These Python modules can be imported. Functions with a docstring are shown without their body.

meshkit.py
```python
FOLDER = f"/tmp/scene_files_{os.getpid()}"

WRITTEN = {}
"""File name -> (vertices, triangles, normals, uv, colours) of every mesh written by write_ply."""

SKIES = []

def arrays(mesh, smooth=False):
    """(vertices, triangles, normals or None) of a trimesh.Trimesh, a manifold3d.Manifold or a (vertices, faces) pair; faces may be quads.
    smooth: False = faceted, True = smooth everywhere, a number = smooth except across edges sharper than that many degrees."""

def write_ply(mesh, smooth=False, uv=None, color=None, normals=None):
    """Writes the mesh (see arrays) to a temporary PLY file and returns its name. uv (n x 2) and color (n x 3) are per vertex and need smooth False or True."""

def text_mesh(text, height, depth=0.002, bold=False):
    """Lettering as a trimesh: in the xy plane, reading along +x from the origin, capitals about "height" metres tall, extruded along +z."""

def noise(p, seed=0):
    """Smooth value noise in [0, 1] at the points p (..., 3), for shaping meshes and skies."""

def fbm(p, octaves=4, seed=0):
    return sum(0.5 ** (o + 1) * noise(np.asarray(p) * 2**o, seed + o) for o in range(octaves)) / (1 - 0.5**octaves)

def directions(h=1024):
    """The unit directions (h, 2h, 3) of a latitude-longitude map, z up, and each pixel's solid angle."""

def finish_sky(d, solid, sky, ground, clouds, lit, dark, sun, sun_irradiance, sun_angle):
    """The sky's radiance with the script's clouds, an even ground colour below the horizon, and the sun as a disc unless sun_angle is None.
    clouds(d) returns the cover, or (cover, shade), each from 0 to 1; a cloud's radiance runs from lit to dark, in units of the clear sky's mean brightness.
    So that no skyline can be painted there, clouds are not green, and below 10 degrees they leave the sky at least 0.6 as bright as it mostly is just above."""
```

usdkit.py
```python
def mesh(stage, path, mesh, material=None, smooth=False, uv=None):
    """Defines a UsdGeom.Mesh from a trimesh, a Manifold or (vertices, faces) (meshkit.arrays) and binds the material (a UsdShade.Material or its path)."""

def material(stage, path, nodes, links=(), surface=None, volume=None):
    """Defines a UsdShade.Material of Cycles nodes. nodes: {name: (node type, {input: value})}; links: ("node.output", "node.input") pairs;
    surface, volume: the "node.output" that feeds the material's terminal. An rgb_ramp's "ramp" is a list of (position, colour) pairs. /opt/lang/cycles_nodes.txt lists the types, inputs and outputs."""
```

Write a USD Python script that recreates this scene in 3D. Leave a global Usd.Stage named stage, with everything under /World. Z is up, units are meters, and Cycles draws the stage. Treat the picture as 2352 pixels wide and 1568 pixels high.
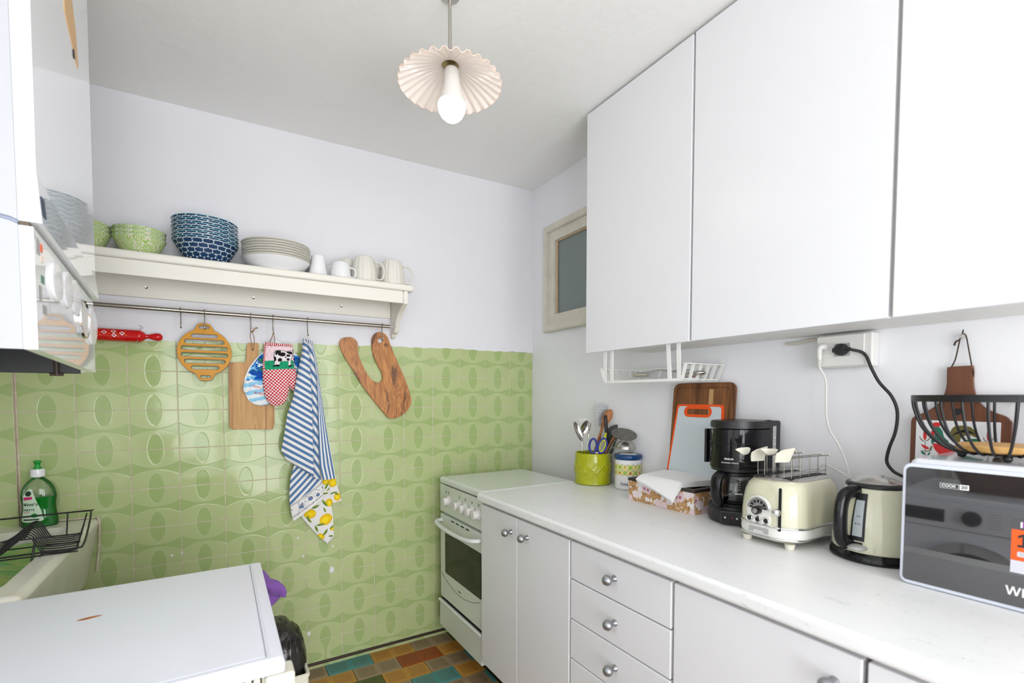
import math, re, numpy as np, usdkit, meshkit, manifold3d as m3
from pxr import Usd, UsdGeom, UsdLux, UsdShade, Gf, Sdf, Vt

stage = Usd.Stage.CreateInMemory()
UsdGeom.SetStageUpAxis(stage, 'Z'); UsdGeom.SetStageMetersPerUnit(stage, 1.0)
stage.SetDefaultPrim(UsdGeom.Xform.Define(stage, '/World').GetPrim())
PI = math.pi
# ---------------------------------------------------------------- camera
CAM = np.array([-1.7550903, -2.63550914, 1.39393977]); YAW, PITCH, FPX, CY = 0.54655603, -0.0432251, 1105.96242, 958.48526
fw = np.array([math.sin(YAW)*math.cos(PITCH), math.cos(YAW)*math.cos(PITCH), math.sin(PITCH)])
rt = np.array([math.cos(YAW), -math.sin(YAW), 0.0]); up = np.cross(rt, fw)
cam = UsdGeom.Camera.Define(stage, '/World/camera')
cam.AddTransformOp().Set(Gf.Matrix4d(*rt, 0, *up, 0, *(-fw), 0, *CAM, 1))
AP = 36.0
cam.CreateHorizontalApertureAttr(AP); cam.CreateVerticalApertureAttr(AP*1568/2352)
cam.CreateFocalLengthAttr(FPX/2352*AP)
cam.CreateVerticalApertureOffsetAttr((CY-784)/2352*AP)
cam.CreateFStopAttr(2.8); cam.CreateFocusDistanceAttr(2.1)
cam.CreateClippingRangeAttr((0.02, 1000))
cam.CreateExposureAttr(0.27)
# ---------------------------------------------------------------- daylight and sun through the window beside the camera
WIN = dict(y0=-3.85, y1=-1.73, z0=.85, z1=2.15, x=-2.612)
day = UsdLux.RectLight.Define(stage, '/World/window_daylight')
day.CreateWidthAttr(WIN['y1']-WIN['y0']); day.CreateHeightAttr(WIN['z1']-WIN['z0'])
day.AddTransformOp().Set(Gf.Matrix4d(0, -1, 0, 0, 0, 0, 1, 0, -1, 0, 0, 0, WIN['x']-.05, (WIN['y0']+WIN['y1'])/2, (WIN['z0']+WIN['z1'])/2, 1))
day.CreateIntensityAttr(1.8); day.CreateColorAttr(Gf.Vec3f(.93, .96, 1.0))
SUN = np.array([1.897, 1.175, -1.09]); SUN /= np.linalg.norm(SUN)
sun = UsdLux.DistantLight.Define(stage, '/World/sun'); sun.CreateAngleAttr(.53); sun.CreateIntensityAttr(5.0); sun.CreateColorAttr(Gf.Vec3f(1.0, .95, .86))
sz_ = -SUN; sx_ = np.cross([0, 0, 1.0], sz_); sx_ /= np.linalg.norm(sx_); sy_ = np.cross(sz_, sx_)
sun.AddTransformOp().Set(Gf.Matrix4d(*sx_, 0, *sy_, 0, *sz_, 0, -6, -5, 5, 1))
RW_ = dict(x0=-2.45, x1=-.25, z0=.05, z1=2.35, y=-4.4)
day2 = UsdLux.RectLight.Define(stage, '/World/glazed_door_daylight')  # large soft fill added behind the camera, standing in for bounced light
day2.CreateWidthAttr(RW_['x1']-RW_['x0']); day2.CreateHeightAttr(RW_['z1']-RW_['z0'])
day2.AddTransformOp().Set(Gf.Matrix4d(1, 0, 0, 0, 0, 0, 1, 0, 0, -1, 0, 0, (RW_['x0']+RW_['x1'])/2, RW_['y']-.05, (RW_['z0']+RW_['z1'])/2, 1))
day2.CreateIntensityAttr(7.0); day2.CreateColorAttr(Gf.Vec3f(.95, .975, 1.0))

def S(*c):
    c = np.array(c, float)/255.0
    return tuple(np.where(c <= .04045, c/12.92, ((c+.055)/1.055)**2.4))

# ---------------------------------------------------------------- mesh helpers
class M:
    def __init__(s, v, f, c=None): s.v, s.f, s.c = np.asarray(v, float).reshape(-1, 3), np.asarray(f, int).reshape(-1, 3), c
    def at(s, x=0, y=0, z=0): return M(s.v+np.array([x, y, z]), s.f, s.c)
    def sc(s, *k): k = np.array(k if len(k) == 3 else k*3, float); return M(s.v*k, s.f if np.prod(k) > 0 else s.f[:, ::-1], s.c)
    def rot(s, ax, deg):
        a = math.radians(deg); c, n = math.cos(a), math.sin(a)
        R = {'x': [[1, 0, 0], [0, c, -n], [0, n, c]], 'y': [[c, 0, n], [0, 1, 0], [-n, 0, c]], 'z': [[c, -n, 0], [n, c, 0], [0, 0, 1]]}[ax]
        return M(s.v@np.array(R).T, s.f, s.c)
    def warp(s, fn): return M(fn(s.v.copy()), s.f, s.c)
    def col(s, fn): s.c = np.asarray(fn(s.v), float); return s
    def flip(s): return M(s.v, s.f[:, ::-1], s.c)
def join(*ms):
    ms = [m for m in ms if m is not None]; o = 0; V, F, C = [], [], []
    for m in ms:
        V.append(m.v); F.append(m.f+o); o += len(m.v)
        if m.c is not None: C.append(m.c)
    return M(np.vstack(V), np.vstack(F), np.vstack(C) if len(C) == len(ms) else None)
def quads(n, m, wrap_u=False, wrap_v=False):
    "triangles of a grid n x m (row major)"
    iu = np.arange(n if wrap_u else n-1); iv = np.arange(m if wrap_v else m-1)
    i, j = np.meshgrid(iu, iv, indexing='ij'); i2, j2 = (i+1) % n, (j+1) % m
    a, b, c, d = i*m+j, i2*m+j, i2*m+j2, i*m+j2
    return np.concatenate([np.stack([a, b, c], -1).reshape(-1, 3), np.stack([a, c, d], -1).reshape(-1, 3)])
def orient(m):
    v, f = m.v, m.f
    vol = np.einsum('ij,ij->i', v[f[:, 0]], np.cross(v[f[:, 1]], v[f[:, 2]])).sum()
    return m if vol >= 0 else m.flip()
def box(x0, x1, y0, y1, z0, z1, r=0.0, seg=2):
    x0, x1 = min(x0, x1), max(x0, x1); y0, y1 = min(y0, y1), max(y0, y1); z0, z1 = min(z0, z1), max(z0, z1)
    h = np.array([x1-x0, y1-y0, z1-z0])/2; c = np.array([x1+x0, y1+y0, z1+z0])/2
    r = min(r, h.min()*.98); V, F, o = [], [], 0
    if r <= 0: seg = 0
    for ax in range(3):
        for sg in (-1, 1):
            a, b = (ax+1) % 3, (ax+2) % 3
            def line(k):
                if seg == 0: return np.array([-h[k], h[k]])
                t = h[k]-r+r*np.tan(np.linspace(0, PI/4, seg+1))
                return np.concatenate([-t[::-1], t])
            A, B = np.meshgrid(line(a), line(b), indexing='ij')
            P = np.zeros(A.shape+(3,)); P[..., a], P[..., b], P[..., ax] = A, B, sg*h[ax]
            if seg:
                Q = np.clip(P, -(h-r), h-r); D = P-Q; P = Q+r*D/np.linalg.norm(D, axis=-1, keepdims=True)
            f = quads(*A.shape); V.append(P.reshape(-1, 3)); F.append((f if sg > 0 else f[:, ::-1])+o); o += A.size
    V, F = np.vstack(V), np.vstack(F)
    q, inv = np.unique(np.round(V, 7), axis=0, return_inverse=True)
    F = inv.ravel()[F]; F = F[(F[:, 0] != F[:, 1]) & (F[:, 1] != F[:, 2]) & (F[:, 0] != F[:, 2])]
    return orient(M(q+c, F))
def lathe(prof, n=48, x=0, y=0, z=0, arc=None):
    prof = np.array(prof, float); m = len(prof); th = np.linspace(0, 2*PI, n, endpoint=False)
    r = np.maximum(prof[:, 0], 1e-5)
    V = np.stack([np.cos(th)[:, None]*r, np.sin(th)[:, None]*r, np.ones((n, 1))*prof[:, 1]], -1).reshape(-1, 3)
    return orient_n(M(V+np.array([x, y, z]), quads(n, m, wrap_u=True)))
def orient_n(m): return orient(M(m.v-m.v.mean(0), m.f)).__class__(m.v, orient(M(m.v-m.v.mean(0), m.f)).f, m.c)
def cyl(r, h, n=32, b=.0, x=0, y=0, z=0):
    b = min(b, r*.5, h*.5)
    p = [(0, 0), (r-b, 0), (r, b), (r, h-b), (r-b, h), (0, h)] if b > 0 else [(0, 0), (r, 0), (r, h), (0, h)]
    return lathe(p, n, x, y, z)
def ball(r, n=24, k=12, sx=1, sy=1, sz=1):
    t = np.linspace(0, PI, k+1)
    return lathe(np.stack([np.sin(t)*r, -np.cos(t)*r], 1), n).sc(sx, sy, sz)
def spline(P, n=40, closed=False):
    P = np.asarray(P, float); k = len(P)
    if closed: Q = np.vstack([P[-1], P, P[0], P[1]])
    else: Q = np.vstack([2*P[0]-P[1], P, 2*P[-1]-P[-2]])
    segs = k if closed else k-1; out = []
    for t in np.linspace(0, segs, n, endpoint=not closed):
        i = min(int(t), segs-1); u = t-i; a, b, c, d = Q[i:i+4]
        out.append(.5*(2*b+(c-a)*u+(2*a-5*b+4*c-d)*u*u+(3*b-a-3*c+d)*u**3))
    return np.array(out)
def tube(P, r, n=8, closed=False, flat=None):
    P = np.asarray(P, float); k = len(P); r = np.broadcast_to(r, (k,))
    T = (np.roll(P, -1, 0)-np.roll(P, 1, 0)) if closed else np.gradient(P, axis=0)
    T = T/(np.linalg.norm(T, axis=1, keepdims=True)+1e-12)
    a = np.cross(T[0], [0, 0, 1.0]); a = a if np.linalg.norm(a) > .1 else np.cross(T[0], [0, 1.0, 0]); a /= np.linalg.norm(a)
    A = []
    for t in T:
        a = a-t*(a@t); a /= np.linalg.norm(a)+1e-12; A.append(a)
    A = np.array(A); B = np.cross(T, A); g = np.arange(n)*2*PI/n+PI/n
    ka, kb = flat or (1, 1)
    V = P[:, None]+r[:, None, None]*(ka*np.cos(g)[None, :, None]*A[:, None]+kb*np.sin(g)[None, :, None]*B[:, None])
    f = quads(k, n, wrap_u=closed, wrap_v=True); V = V.reshape(-1, 3)
    if not closed:
        V = np.vstack([V, P[0], P[-1]]); j = np.arange(n); e = (k-1)*n
        f = np.vstack([f, np.stack([np.full(n, k*n), j, (j+1) % n], 1), np.stack([np.full(n, k*n+1), e+(j+1) % n, e+j], 1)])
    m = M(V, f); return orient(m) if not closed else orient(M(m.v, m.f))
def cross(pts, holes=()):
    c = m3.CrossSection([np.asarray(pts, float).tolist()], m3.FillRule.NonZero)
    for h in holes: c -= m3.CrossSection([np.asarray(h, float).tolist()], m3.FillRule.NonZero) if not isinstance(h, m3.CrossSection) else h
    return c
def from_m3(g):
    g = g.to_mesh(); return M(g.vert_properties[:, :3], g.tri_verts)
def to_m3(m): return m3.Manifold(m3.Mesh(np.asarray(m.v, np.float32), np.asarray(m.f, np.uint32)))
def prism(pts, h, b=0.0, holes=(), k=2):
    "polygon in xy extruded along +z, edges rounded by b"
    c = pts if isinstance(pts, m3.CrossSection) else cross(pts, holes)
    if c.area() < 0: c = c.mirror((1, 0)).mirror((1, 0))
    if b <= 0: return from_m3(m3.Manifold.extrude(c, h))
    g = None
    for i in range(k+1):
        a = i*PI/2/k; ins, dz = b*(1-math.cos(a)), b*(1-math.sin(a))
        e = m3.Manifold.extrude(c.offset(-ins, m3.JoinType.Round, 2.0, 24) if ins > 1e-9 else c, h-2*dz).translate((0, 0, dz))
        g = e if g is None else g+e
    return from_m3(g)
def on_back(m, y): return M(np.stack([m.v[:, 0], y-m.v[:, 2], m.v[:, 1]], 1), m.f, m.c)          # (x, z, out) of the back wall
def on_right(m, x): return M(np.stack([x-m.v[:, 2], -m.v[:, 0], m.v[:, 1]], 1), m.f, m.c)          # (-y, z, out) of the right wall
def on_top(m, z): return M(m.v+np.array([0, 0, z]), m.f, m.c)
def circle(r, n=40, cx=0, cy=0, a0=0, a1=2*PI, end=False):
    t = np.linspace(a0, a1, n, endpoint=end); return np.stack([cx+r*np.cos(t), cy+r*np.sin(t)], 1)
def rrect(w, h, r, cx=0, cy=0, n=6):
    P = []
    for sx, sy, a in ((1, 1, 0), (-1, 1, 90), (-1, -1, 180), (1, -1, 270)):
        t = np.radians(np.linspace(a, a+90, n)); P += list(zip(cx+sx*(w/2-r)+r*np.cos(t), cy+sy*(h/2-r)+r*np.sin(t)))
    return np.array(P)
def resample(P, n):
    P = np.asarray(P, float); d = np.r_[0, np.cumsum(np.linalg.norm(np.diff(P, axis=0), axis=1))]
    t = np.linspace(0, d[-1], n); return np.stack([np.interp(t, d, P[:, i]) for i in range(P.shape[1])], 1)
def shell(front, back, n, m):
    "closed sheet from two grids (n x m x 3)"
    F = quads(n, m); k = n*m; V = np.vstack([front.reshape(-1, 3), back.reshape(-1, 3)])
    idx = np.arange(k).reshape(n, m); ring = np.concatenate([idx[0, :], idx[1:, -1], idx[-1, -2::-1], idx[-2:0:-1, 0]])
    r2 = np.roll(ring, -1)
    side = np.concatenate([np.stack([ring, r2, r2+k], 1), np.stack([ring, r2+k, ring+k], 1)])
    g = M(V, np.vstack([F, F[:, ::-1]+k, side[:, ::-1]]))
    return orient(M(g.v, g.f)) if True else g
def ray(px, py): return fw+rt*(px-1176)/FPX+up*(CY-py)/FPX
def back(pts, y):
    "points of the photograph read off the vertical plane at depth y, as (x, z)"
    out = []
    for px, py in pts:
        d = ray(px, py); p = CAM+d*((y-CAM[1])/d[1]); out.append((p[0], p[2]))
    return np.array(out)
def right(pts, x):
    out = []
    for px, py in pts:
        d = ray(px, py); p = CAM+d*((x-CAM[0])/d[0]); out.append((-p[1], p[2]))
    return np.array(out)
def level(pts, z):
    out = []
    for px, py in pts:
        d = ray(px, py); p = CAM+d*((z-CAM[2])/d[2]); out.append((p[0], p[1]))
    return np.array(out)
def sst(a, b, x): t = np.clip((x-a)/(b-a), 0, 1); return t*t*(3-2*t)
def text(t, h, depth=.0006, bold=False):
    g = meshkit.text_mesh(t, h, depth, bold); return M(g.vertices, g.faces)
def centred(m):
    b = (m.v.min(0)+m.v.max(0))/2; return M(m.v-np.array([b[0], b[1], 0]), m.f)

# ---------------------------------------------------------------- scene tree helpers
USED = {}
def numbered(parent, name):
    k = (parent, name); USED[k] = USED.get(k, -1)+1
    return f'{parent}/{name}' if USED[k] == 0 else f'{parent}/{name}_{USED[k]:03d}'
def tag(prim, label=None, cat=None, group=None, kind=None):
    for k, v in (('label', label), ('category', cat), ('group', group), ('kind', kind)):
        if v: prim.SetCustomDataByKey(k, v)
LOC = {}
def thing(name, label, cat, loc=(0, 0, 0), group=None, kind=None, rotz=0):
    p = numbered('/World', name); x = UsdGeom.Xform.Define(stage, p); x.AddTranslateOp().Set(Gf.Vec3d(*map(float, loc)))
    if rotz: x.AddRotateZOp().Set(float(rotz))
    LOC[p] = (np.array(loc, float), rotz); tag(x.GetPrim(), label, cat, group, kind); return p
def part(parent, name, mesh, m, smooth=30, label=None, kind=None, local=False, rough_loc=None):
    "one mesh under a thing (or under a part); mesh given in world coordinates unless local"
    p = numbered(parent, name); root = '/'.join(p.split('/')[:3])
    v = mesh.v
    if not local and root in LOC:
        o, rz = LOC[root]; v = v-o
        if rz:
            a = -math.radians(rz); c, s = math.cos(a), math.sin(a); v = np.stack([v[:, 0]*c-v[:, 1]*s, v[:, 0]*s+v[:, 1]*c, v[:, 2]], 1)
    g = usdkit.mesh(stage, p, (v, mesh.f), MATS[m] if isinstance(m, str) else m, True if mesh.c is not None and smooth else smooth)
    if mesh.c is not None:
        UsdGeom.PrimvarsAPI(g).CreatePrimvar('paint', Sdf.ValueTypeNames.Float3Array, 'vertex').Set(Vt.Vec3fArray.FromNumpy(np.asarray(mesh.c, np.float32)))
    tag(g.GetPrim(), label, kind=kind); return p
def single(name, mesh, m, label, cat, group=None, smooth=30, kind=None):
    p = part('/World', name, mesh, m, smooth); tag(stage.GetPrimAtPath(p), label, cat, group, kind); return p
def struct(name, mesh, m, smooth=30):
    p = part('/World', name, mesh, m, smooth); tag(stage.GetPrimAtPath(p), kind='structure'); return p
def copy(root, loc, label, rotz=0, group=None, scale=None):
    name = re.sub(r'_\d{3}$', '', root.split('/')[-1])
    p = numbered('/World', name); prim = stage.DefinePrim(p, 'Xform'); prim.GetReferences().AddInternalReference(root)
    x = UsdGeom.Xformable(prim); x.ClearXformOpOrder()
    ops = [x.AddTranslateOp(UsdGeom.XformOp.PrecisionDouble)]; ops[0].Set(Gf.Vec3d(*map(float, loc)))
    if prim.HasAttribute('xformOp:rotateZ') or rotz: x.AddRotateZOp().Set(float(rotz))
    src = stage.GetPrimAtPath(root).GetCustomData()
    tag(prim, label, src.get('category'), group or src.get('group')); prim.SetInstanceable(True); return p

# ---------------------------------------------------------------- materials
MATS = {}
def mat(name, color=(.8, .8, .8), rough=.5, metal=0, spec=.5, coat=0, var=None, bump=None, trans=0, ior=1.5, emit=None, paint=False, sheen=0, sss=0, alpha=1):
    """var: (scale xyz, amount, colour2, detail) colour variation by noise; bump: (scale xyz, strength, distance)"""
    n = {'p': ('principled_bsdf', dict(base_color=color, roughness=rough, metallic=metal, specular_ior_level=spec, coat_weight=coat, transmission_weight=trans, ior=ior))}
    L = []
    if coat: n['p'][1]['coat_roughness'] = .03
    if sss: n['p'][1].update(subsurface_weight=sss, subsurface_scale=.01, subsurface_radius=(1, .8, .6))
    if sheen: n['p'][1].update(sheen_weight=sheen, sheen_roughness=.5)
    if emit: n['p'][1].update(emission_color=emit[0], emission_strength=emit[1])
    if alpha < 1: n['p'][1]['alpha'] = alpha
    if paint:
        n['at'] = ('attribute', {'attribute': 'paint'}); L.append(('at.color', 'p.base_color'))
    if var or bump: n['tc'] = ('texture_coordinate', {})
    if var:
        sc, amt, c2, det = var
        n['vm'] = ('mapping', {'scale': sc}); n['vn'] = ('noise_texture', {'scale': 1.0, 'detail': det, 'roughness': .6})
        n['vr'] = ('map_range', {'from_min': .5-amt, 'from_max': .5+amt, 'clamp': True}); n['vx'] = ('mix', {'color1': color, 'color2': c2})
        L += [('tc.object', 'vm.vector'), ('vm.vector', 'vn.vector'), ('vn.fac', 'vr.value'), ('vr.result', 'vx.fac')]
        if paint: L += [('at.color', 'vx.color1')]; L = [l for l in L if l != ('at.color', 'p.base_color')]
        L.append(('vx.color', 'p.base_color'))
    if bump:
        sc, st, dist = bump
        n['bm'] = ('mapping', {'scale': sc}); n['bn'] = ('noise_texture', {'scale': 1.0, 'detail': 3.0}); n['bb'] = ('bump', {'strength': st, 'distance': dist})
        L += [('tc.object', 'bm.vector'), ('bm.vector', 'bn.vector'), ('bn.fac', 'bb.height'), ('bb.normal', 'p.normal')]
    MATS[name] = usdkit.material(stage, '/World/Looks/'+name, n, L, surface='p.BSDF'); return MATS[name]

mat('plaster_white', S(228, 227, 232), .75, bump=((30, 30, 30), .25, .004))
mat('plaster_side', S(240, 240, 243), .8, bump=((40, 40, 40), .2, .003))
mat('ceiling_paint', S(242, 241, 239), .85, bump=((22, 22, 22), .4, .005))
mat('grout', S(222, 212, 192), .9, var=((25, 25, 25), .3, S(186, 170, 146), 3.0))
mat('cabinet_white', S(234, 234, 237), .32, bump=((60, 60, 500), .03, .001))
mat('cabinet_base', S(232, 232, 235), .28, bump=((60, 60, 500), .02, .001))
mat('cabinet_edge', S(236, 236, 242), .35)
mat('carcass', S(228, 226, 222), .5)
mat('shelf_cream', S(233, 229, 219), .38)
mat('enamel_white', S(228, 233, 230), .12, spec=.6)
mat('stove_white', S(220, 226, 218), .15, spec=.6)
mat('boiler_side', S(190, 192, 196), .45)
mat('boiler_white', S(243, 245, 248), .035, spec=.8, coat=.6)
mat('fridge_white', S(240, 243, 252), .2, spec=.5)
mat('fridge_cream', S(226, 222, 205), .45)
mat('ceramic_cream', S(240, 238, 228), .2, var=((6, 6, 6), .3, S(224, 218, 200), 4.0))
mat('black_dark', (.004, .004, .004), .6)
mat('black_gloss', (.006, .006, .007), .07, spec=.35)
mat('black_satin', (.012, .012, .013), .35)
mat('black_rubber', (.015, .015, .016), .5)
mat('steel', (.62, .60, .57), .22, metal=1)
mat('steel_brushed', (.55, .53, .49), .33, metal=1, bump=((20, 400, 400), .05, .001))
mat('chrome', (.78, .78, .78), .06, metal=1)
mat('knob_grey', (.36, .37, .39), .3, metal=.9)
mat('wire_black', (.008, .008, .009), .4)
mat('wire_white', S(235, 235, 232), .35)
mat('trim_brown', S(70, 50, 40), .5, var=((12, 40, 40), .3, S(40, 30, 26), 3.0))
mat('plastic_white', S(228, 226, 222), .4)
mat('plastic_grey', S(170, 170, 168), .4)
mat('rubber_grey', S(60, 55, 50), .6)
mat('paint', rough=.5, paint=True)
mat('paint_gloss', rough=.12, paint=True, spec=.5)
mat('paint_cloth', rough=.9, paint=True, sheen=.2, bump=((900, 900, 900), .3, .001), spec=.2)
class G:
    "a little expression builder for node graphs"
    def __init__(s): s.n, s.l, s.k = {}, [], 0
    def add(s, kind, out, vals=None, **links):
        s.k += 1; nm = f'n{s.k}'; vals = dict(vals or {})
        for k, v in links.items():
            if isinstance(v, str) and '.' in v: s.l.append((v, f'{nm}.{k}'))
            else: vals[k] = v
        s.n[nm] = (kind, vals); return f'{nm}.{out}'
    def m(s, op, a, b=0.0, c=0.0): return s.add('math', 'value', {'math_type': op}, value1=a, value2=b, value3=c)
    def step(s, x, a, b): return s.add('map_range', 'result', {'range_type': 'smoothstep', 'from_min': a, 'from_max': b, 'clamp': True}, value=x)
    def mix(s, f, a, b): return s.add('mix', 'color', {}, fac=f, color1=a, color2=b)
    def obj(s): return s.add('texture_coordinate', 'object')
    def noise(s, vec, scale, detail=2.0, out='fac', dist=0.0): 
        mp = s.add('mapping', 'vector', {'scale': scale if not np.isscalar(scale) else (scale,)*3}, vector=vec)
        return s.add('noise_texture', out, {'scale': 1.0, 'detail': float(detail), 'distortion': dist}, vector=mp)
    def bsdf(s, name, **kw):
        p = s.add('principled_bsdf', 'BSDF', {}, **kw)
        MATS[name] = usdkit.material(stage, '/World/Looks/'+name, s.n, s.l, surface=p); return MATS[name]

TW, TH = .1739, .1725
def tile_material(name, light, dark):
    g = G(); o = g.obj(); u0 = g.add('separate_xyz', 'x', vector=o); g.n['sep'] = ('separate_xyz', {}); g.l.append((o, 'sep.vector'))
    u = g.m('absolute', g.m('divide', 'sep.x', TW)); v = g.m('absolute', g.m('divide', 'sep.z', TH))
    w = g.m('subtract', .5, v)                                             # distance to the joint above or below
    lens = g.m('subtract', g.m('subtract', .468, g.m('multiply', g.m('multiply', u, u), .62)), w)   # > 0 inside the lens
    ov = g.m('subtract', 1.0, g.m('sqrt', g.m('add', g.m('power', g.m('divide', u, .168), 2.0), g.m('power', g.m('divide', w, .40), 2.0))))
    ls, os_ = g.step(lens, -.012, .012), g.step(ov, -.05, .05)
    ridge_l = g.m('subtract', 1.0, g.step(g.m('absolute', lens), 0.0, .02)); ridge_o = g.m('subtract', 1.0, g.step(g.m('absolute', ov), 0.0, .11))
    rel = g.m('multiply', ls, g.m('subtract', 1.0, os_))
    ridge = g.m('maximum', g.m('multiply', ridge_l, .8), ridge_o)
    cloudy = g.noise(o, 9.0, 3.0); r = g.add('object_info', 'random')
    base = g.mix(g.m('multiply_add', rel, .75, g.m('multiply_add', cloudy, .3, g.m('multiply_add', r, .16, -.2))), dark, light)
    col = g.mix(g.m('multiply', ridge, .22), base, S(214, 222, 184))
    h = g.m('add', g.m('multiply', rel, .8), g.m('add', g.m('multiply', ridge, .45), g.m('multiply', g.noise(o, 14.0, 1.0), .9)))
    b = g.add('bump', 'normal', {'strength': .32, 'distance': .0014}, height=h)
    g.bsdf(name, base_color=col, roughness=.085, normal=b, specular_ior_level=.36)
tile_material('tile_green', S(186, 197, 144), S(163, 182, 120))

def floor_material(name, a, b):
    "two embossed squares on each oblong tile, sandy inside"
    g = G(); o = g.obj(); g.n['sep'] = ('separate_xyz', {}); g.l.append((o, 'sep.vector'))
    x = g.m('subtract', g.m('absolute', 'sep.x'), .0575); y = 'sep.y'
    d = g.m('maximum', g.m('divide', g.m('absolute', x), .0565), g.m('divide', g.m('absolute', y), .057))
    ring = g.m('add', g.m('multiply', g.step(d, .74, .79), g.m('subtract', 1.0, g.step(d, .84, .88))), g.step(d, .93, .97))
    inside = g.m('subtract', 1.0, g.step(d, .72, .78))
    grain = g.noise(o, 260.0, 4.0); blot = g.noise(o, 18.0, 3.0)
    f = g.m('multiply_add', g.m('multiply', inside, grain), .9, g.m('multiply_add', ring, -.25, g.m('multiply_add', blot, .5, -.15)))
    bmp = g.add('bump', 'normal', {'strength': .5, 'distance': .002}, height=g.m('add', g.m('multiply', ring, -1.0), g.m('multiply', g.m('multiply', grain, inside), .5)))
    g.bsdf(name, base_color=g.mix(f, a, b), roughness=.32, normal=bmp)
for nm, a, b in (('ochre', (196, 142, 66), (164, 110, 46)), ('brown', (162, 138, 110), (120, 98, 74)), ('teal', (80, 146, 146), (84, 116, 104)), ('rust', (160, 70, 20), (132, 56, 18)), ('moss', (84, 96, 40), (66, 76, 28))):
    floor_material('floor_'+nm, S(*a), S(*b))

def wood_material(name, a, b, c=None, stretch=(60, 60, 3), rough=.5, dist=1.5, fig=6.0, bump=.15):
    g = G(); o = g.obj(); n1 = g.noise(o, tuple(np.array(stretch, float)), 4.0, dist=dist); n2 = g.noise(o, tuple(np.array(stretch)*.18*1.0), 3.0, dist=dist*.6)
    ring = g.m('absolute', g.m('sine', g.m('multiply', n2, fig*6.28)))
    f = g.m('add', g.m('multiply', g.step(n1, .35, .65), .5), g.m('multiply', ring, .5))
    col = g.mix(f, a, b)
    if c: col = g.mix(g.m('multiply', g.step(g.noise(o, tuple(np.array(stretch)*.4), 3.0, dist=dist), .55, .68), .8), col, c)
    g.bsdf(name, base_color=col, roughness=rough, normal=g.add('bump', 'normal', {'strength': bump, 'distance': .001}, height=n1))
wood_material('wood_board', S(212, 168, 114), S(188, 142, 88), S(150, 106, 64), (70, 70, 5), .6, 1.0, 1.5)
wood_material('wood_olive', S(204, 140, 74), S(158, 96, 44), S(84, 48, 22), (30, 30, 8), .42, 2.8, 6.5)
wood_material('wood_acacia', S(142, 92, 52), S(110, 68, 38), S(84, 50, 28), (60, 60, 3), .5, .8, 2.5)
wood_material('wood_acacia_light', S(196, 156, 108), S(178, 136, 88), None, (60, 60, 3), .5, .5, 2)
wood_material('wood_walnut', S(118, 70, 44), S(98, 56, 34), S(72, 40, 26), (70, 70, 4), .45, .6, 2.0)
wood_material('wood_bamboo', S(222, 176, 108), S(206, 156, 86), None, (30, 90, 90), .45, .3, 1.5)
wood_material('wood_spoon', S(190, 126, 76), S(160, 98, 54), None, (90, 90, 8), .55, .6, 1.5)

# worktop: off-white laminate with short grey flecks
g = G(); o = g.obj(); n1 = g.noise(o, (95, 32, 95), 5.0, dist=1.2); n2 = g.noise(o, (6, 2.2, 6), 4.0, dist=.8)
f = g.m('multiply', g.m('multiply_add', g.step(n1, .60, .76), .55, 0.05), g.m('multiply_add', g.step(n2, .40, .65), .8, .2))
g.bsdf('worktop', base_color=g.mix(f, S(243, 244, 244), S(168, 174, 180)), roughness=.34)

# ================================================================ the room
ZT = 1.679
def ceil_z(x): return 2.712+.019*x
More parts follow.
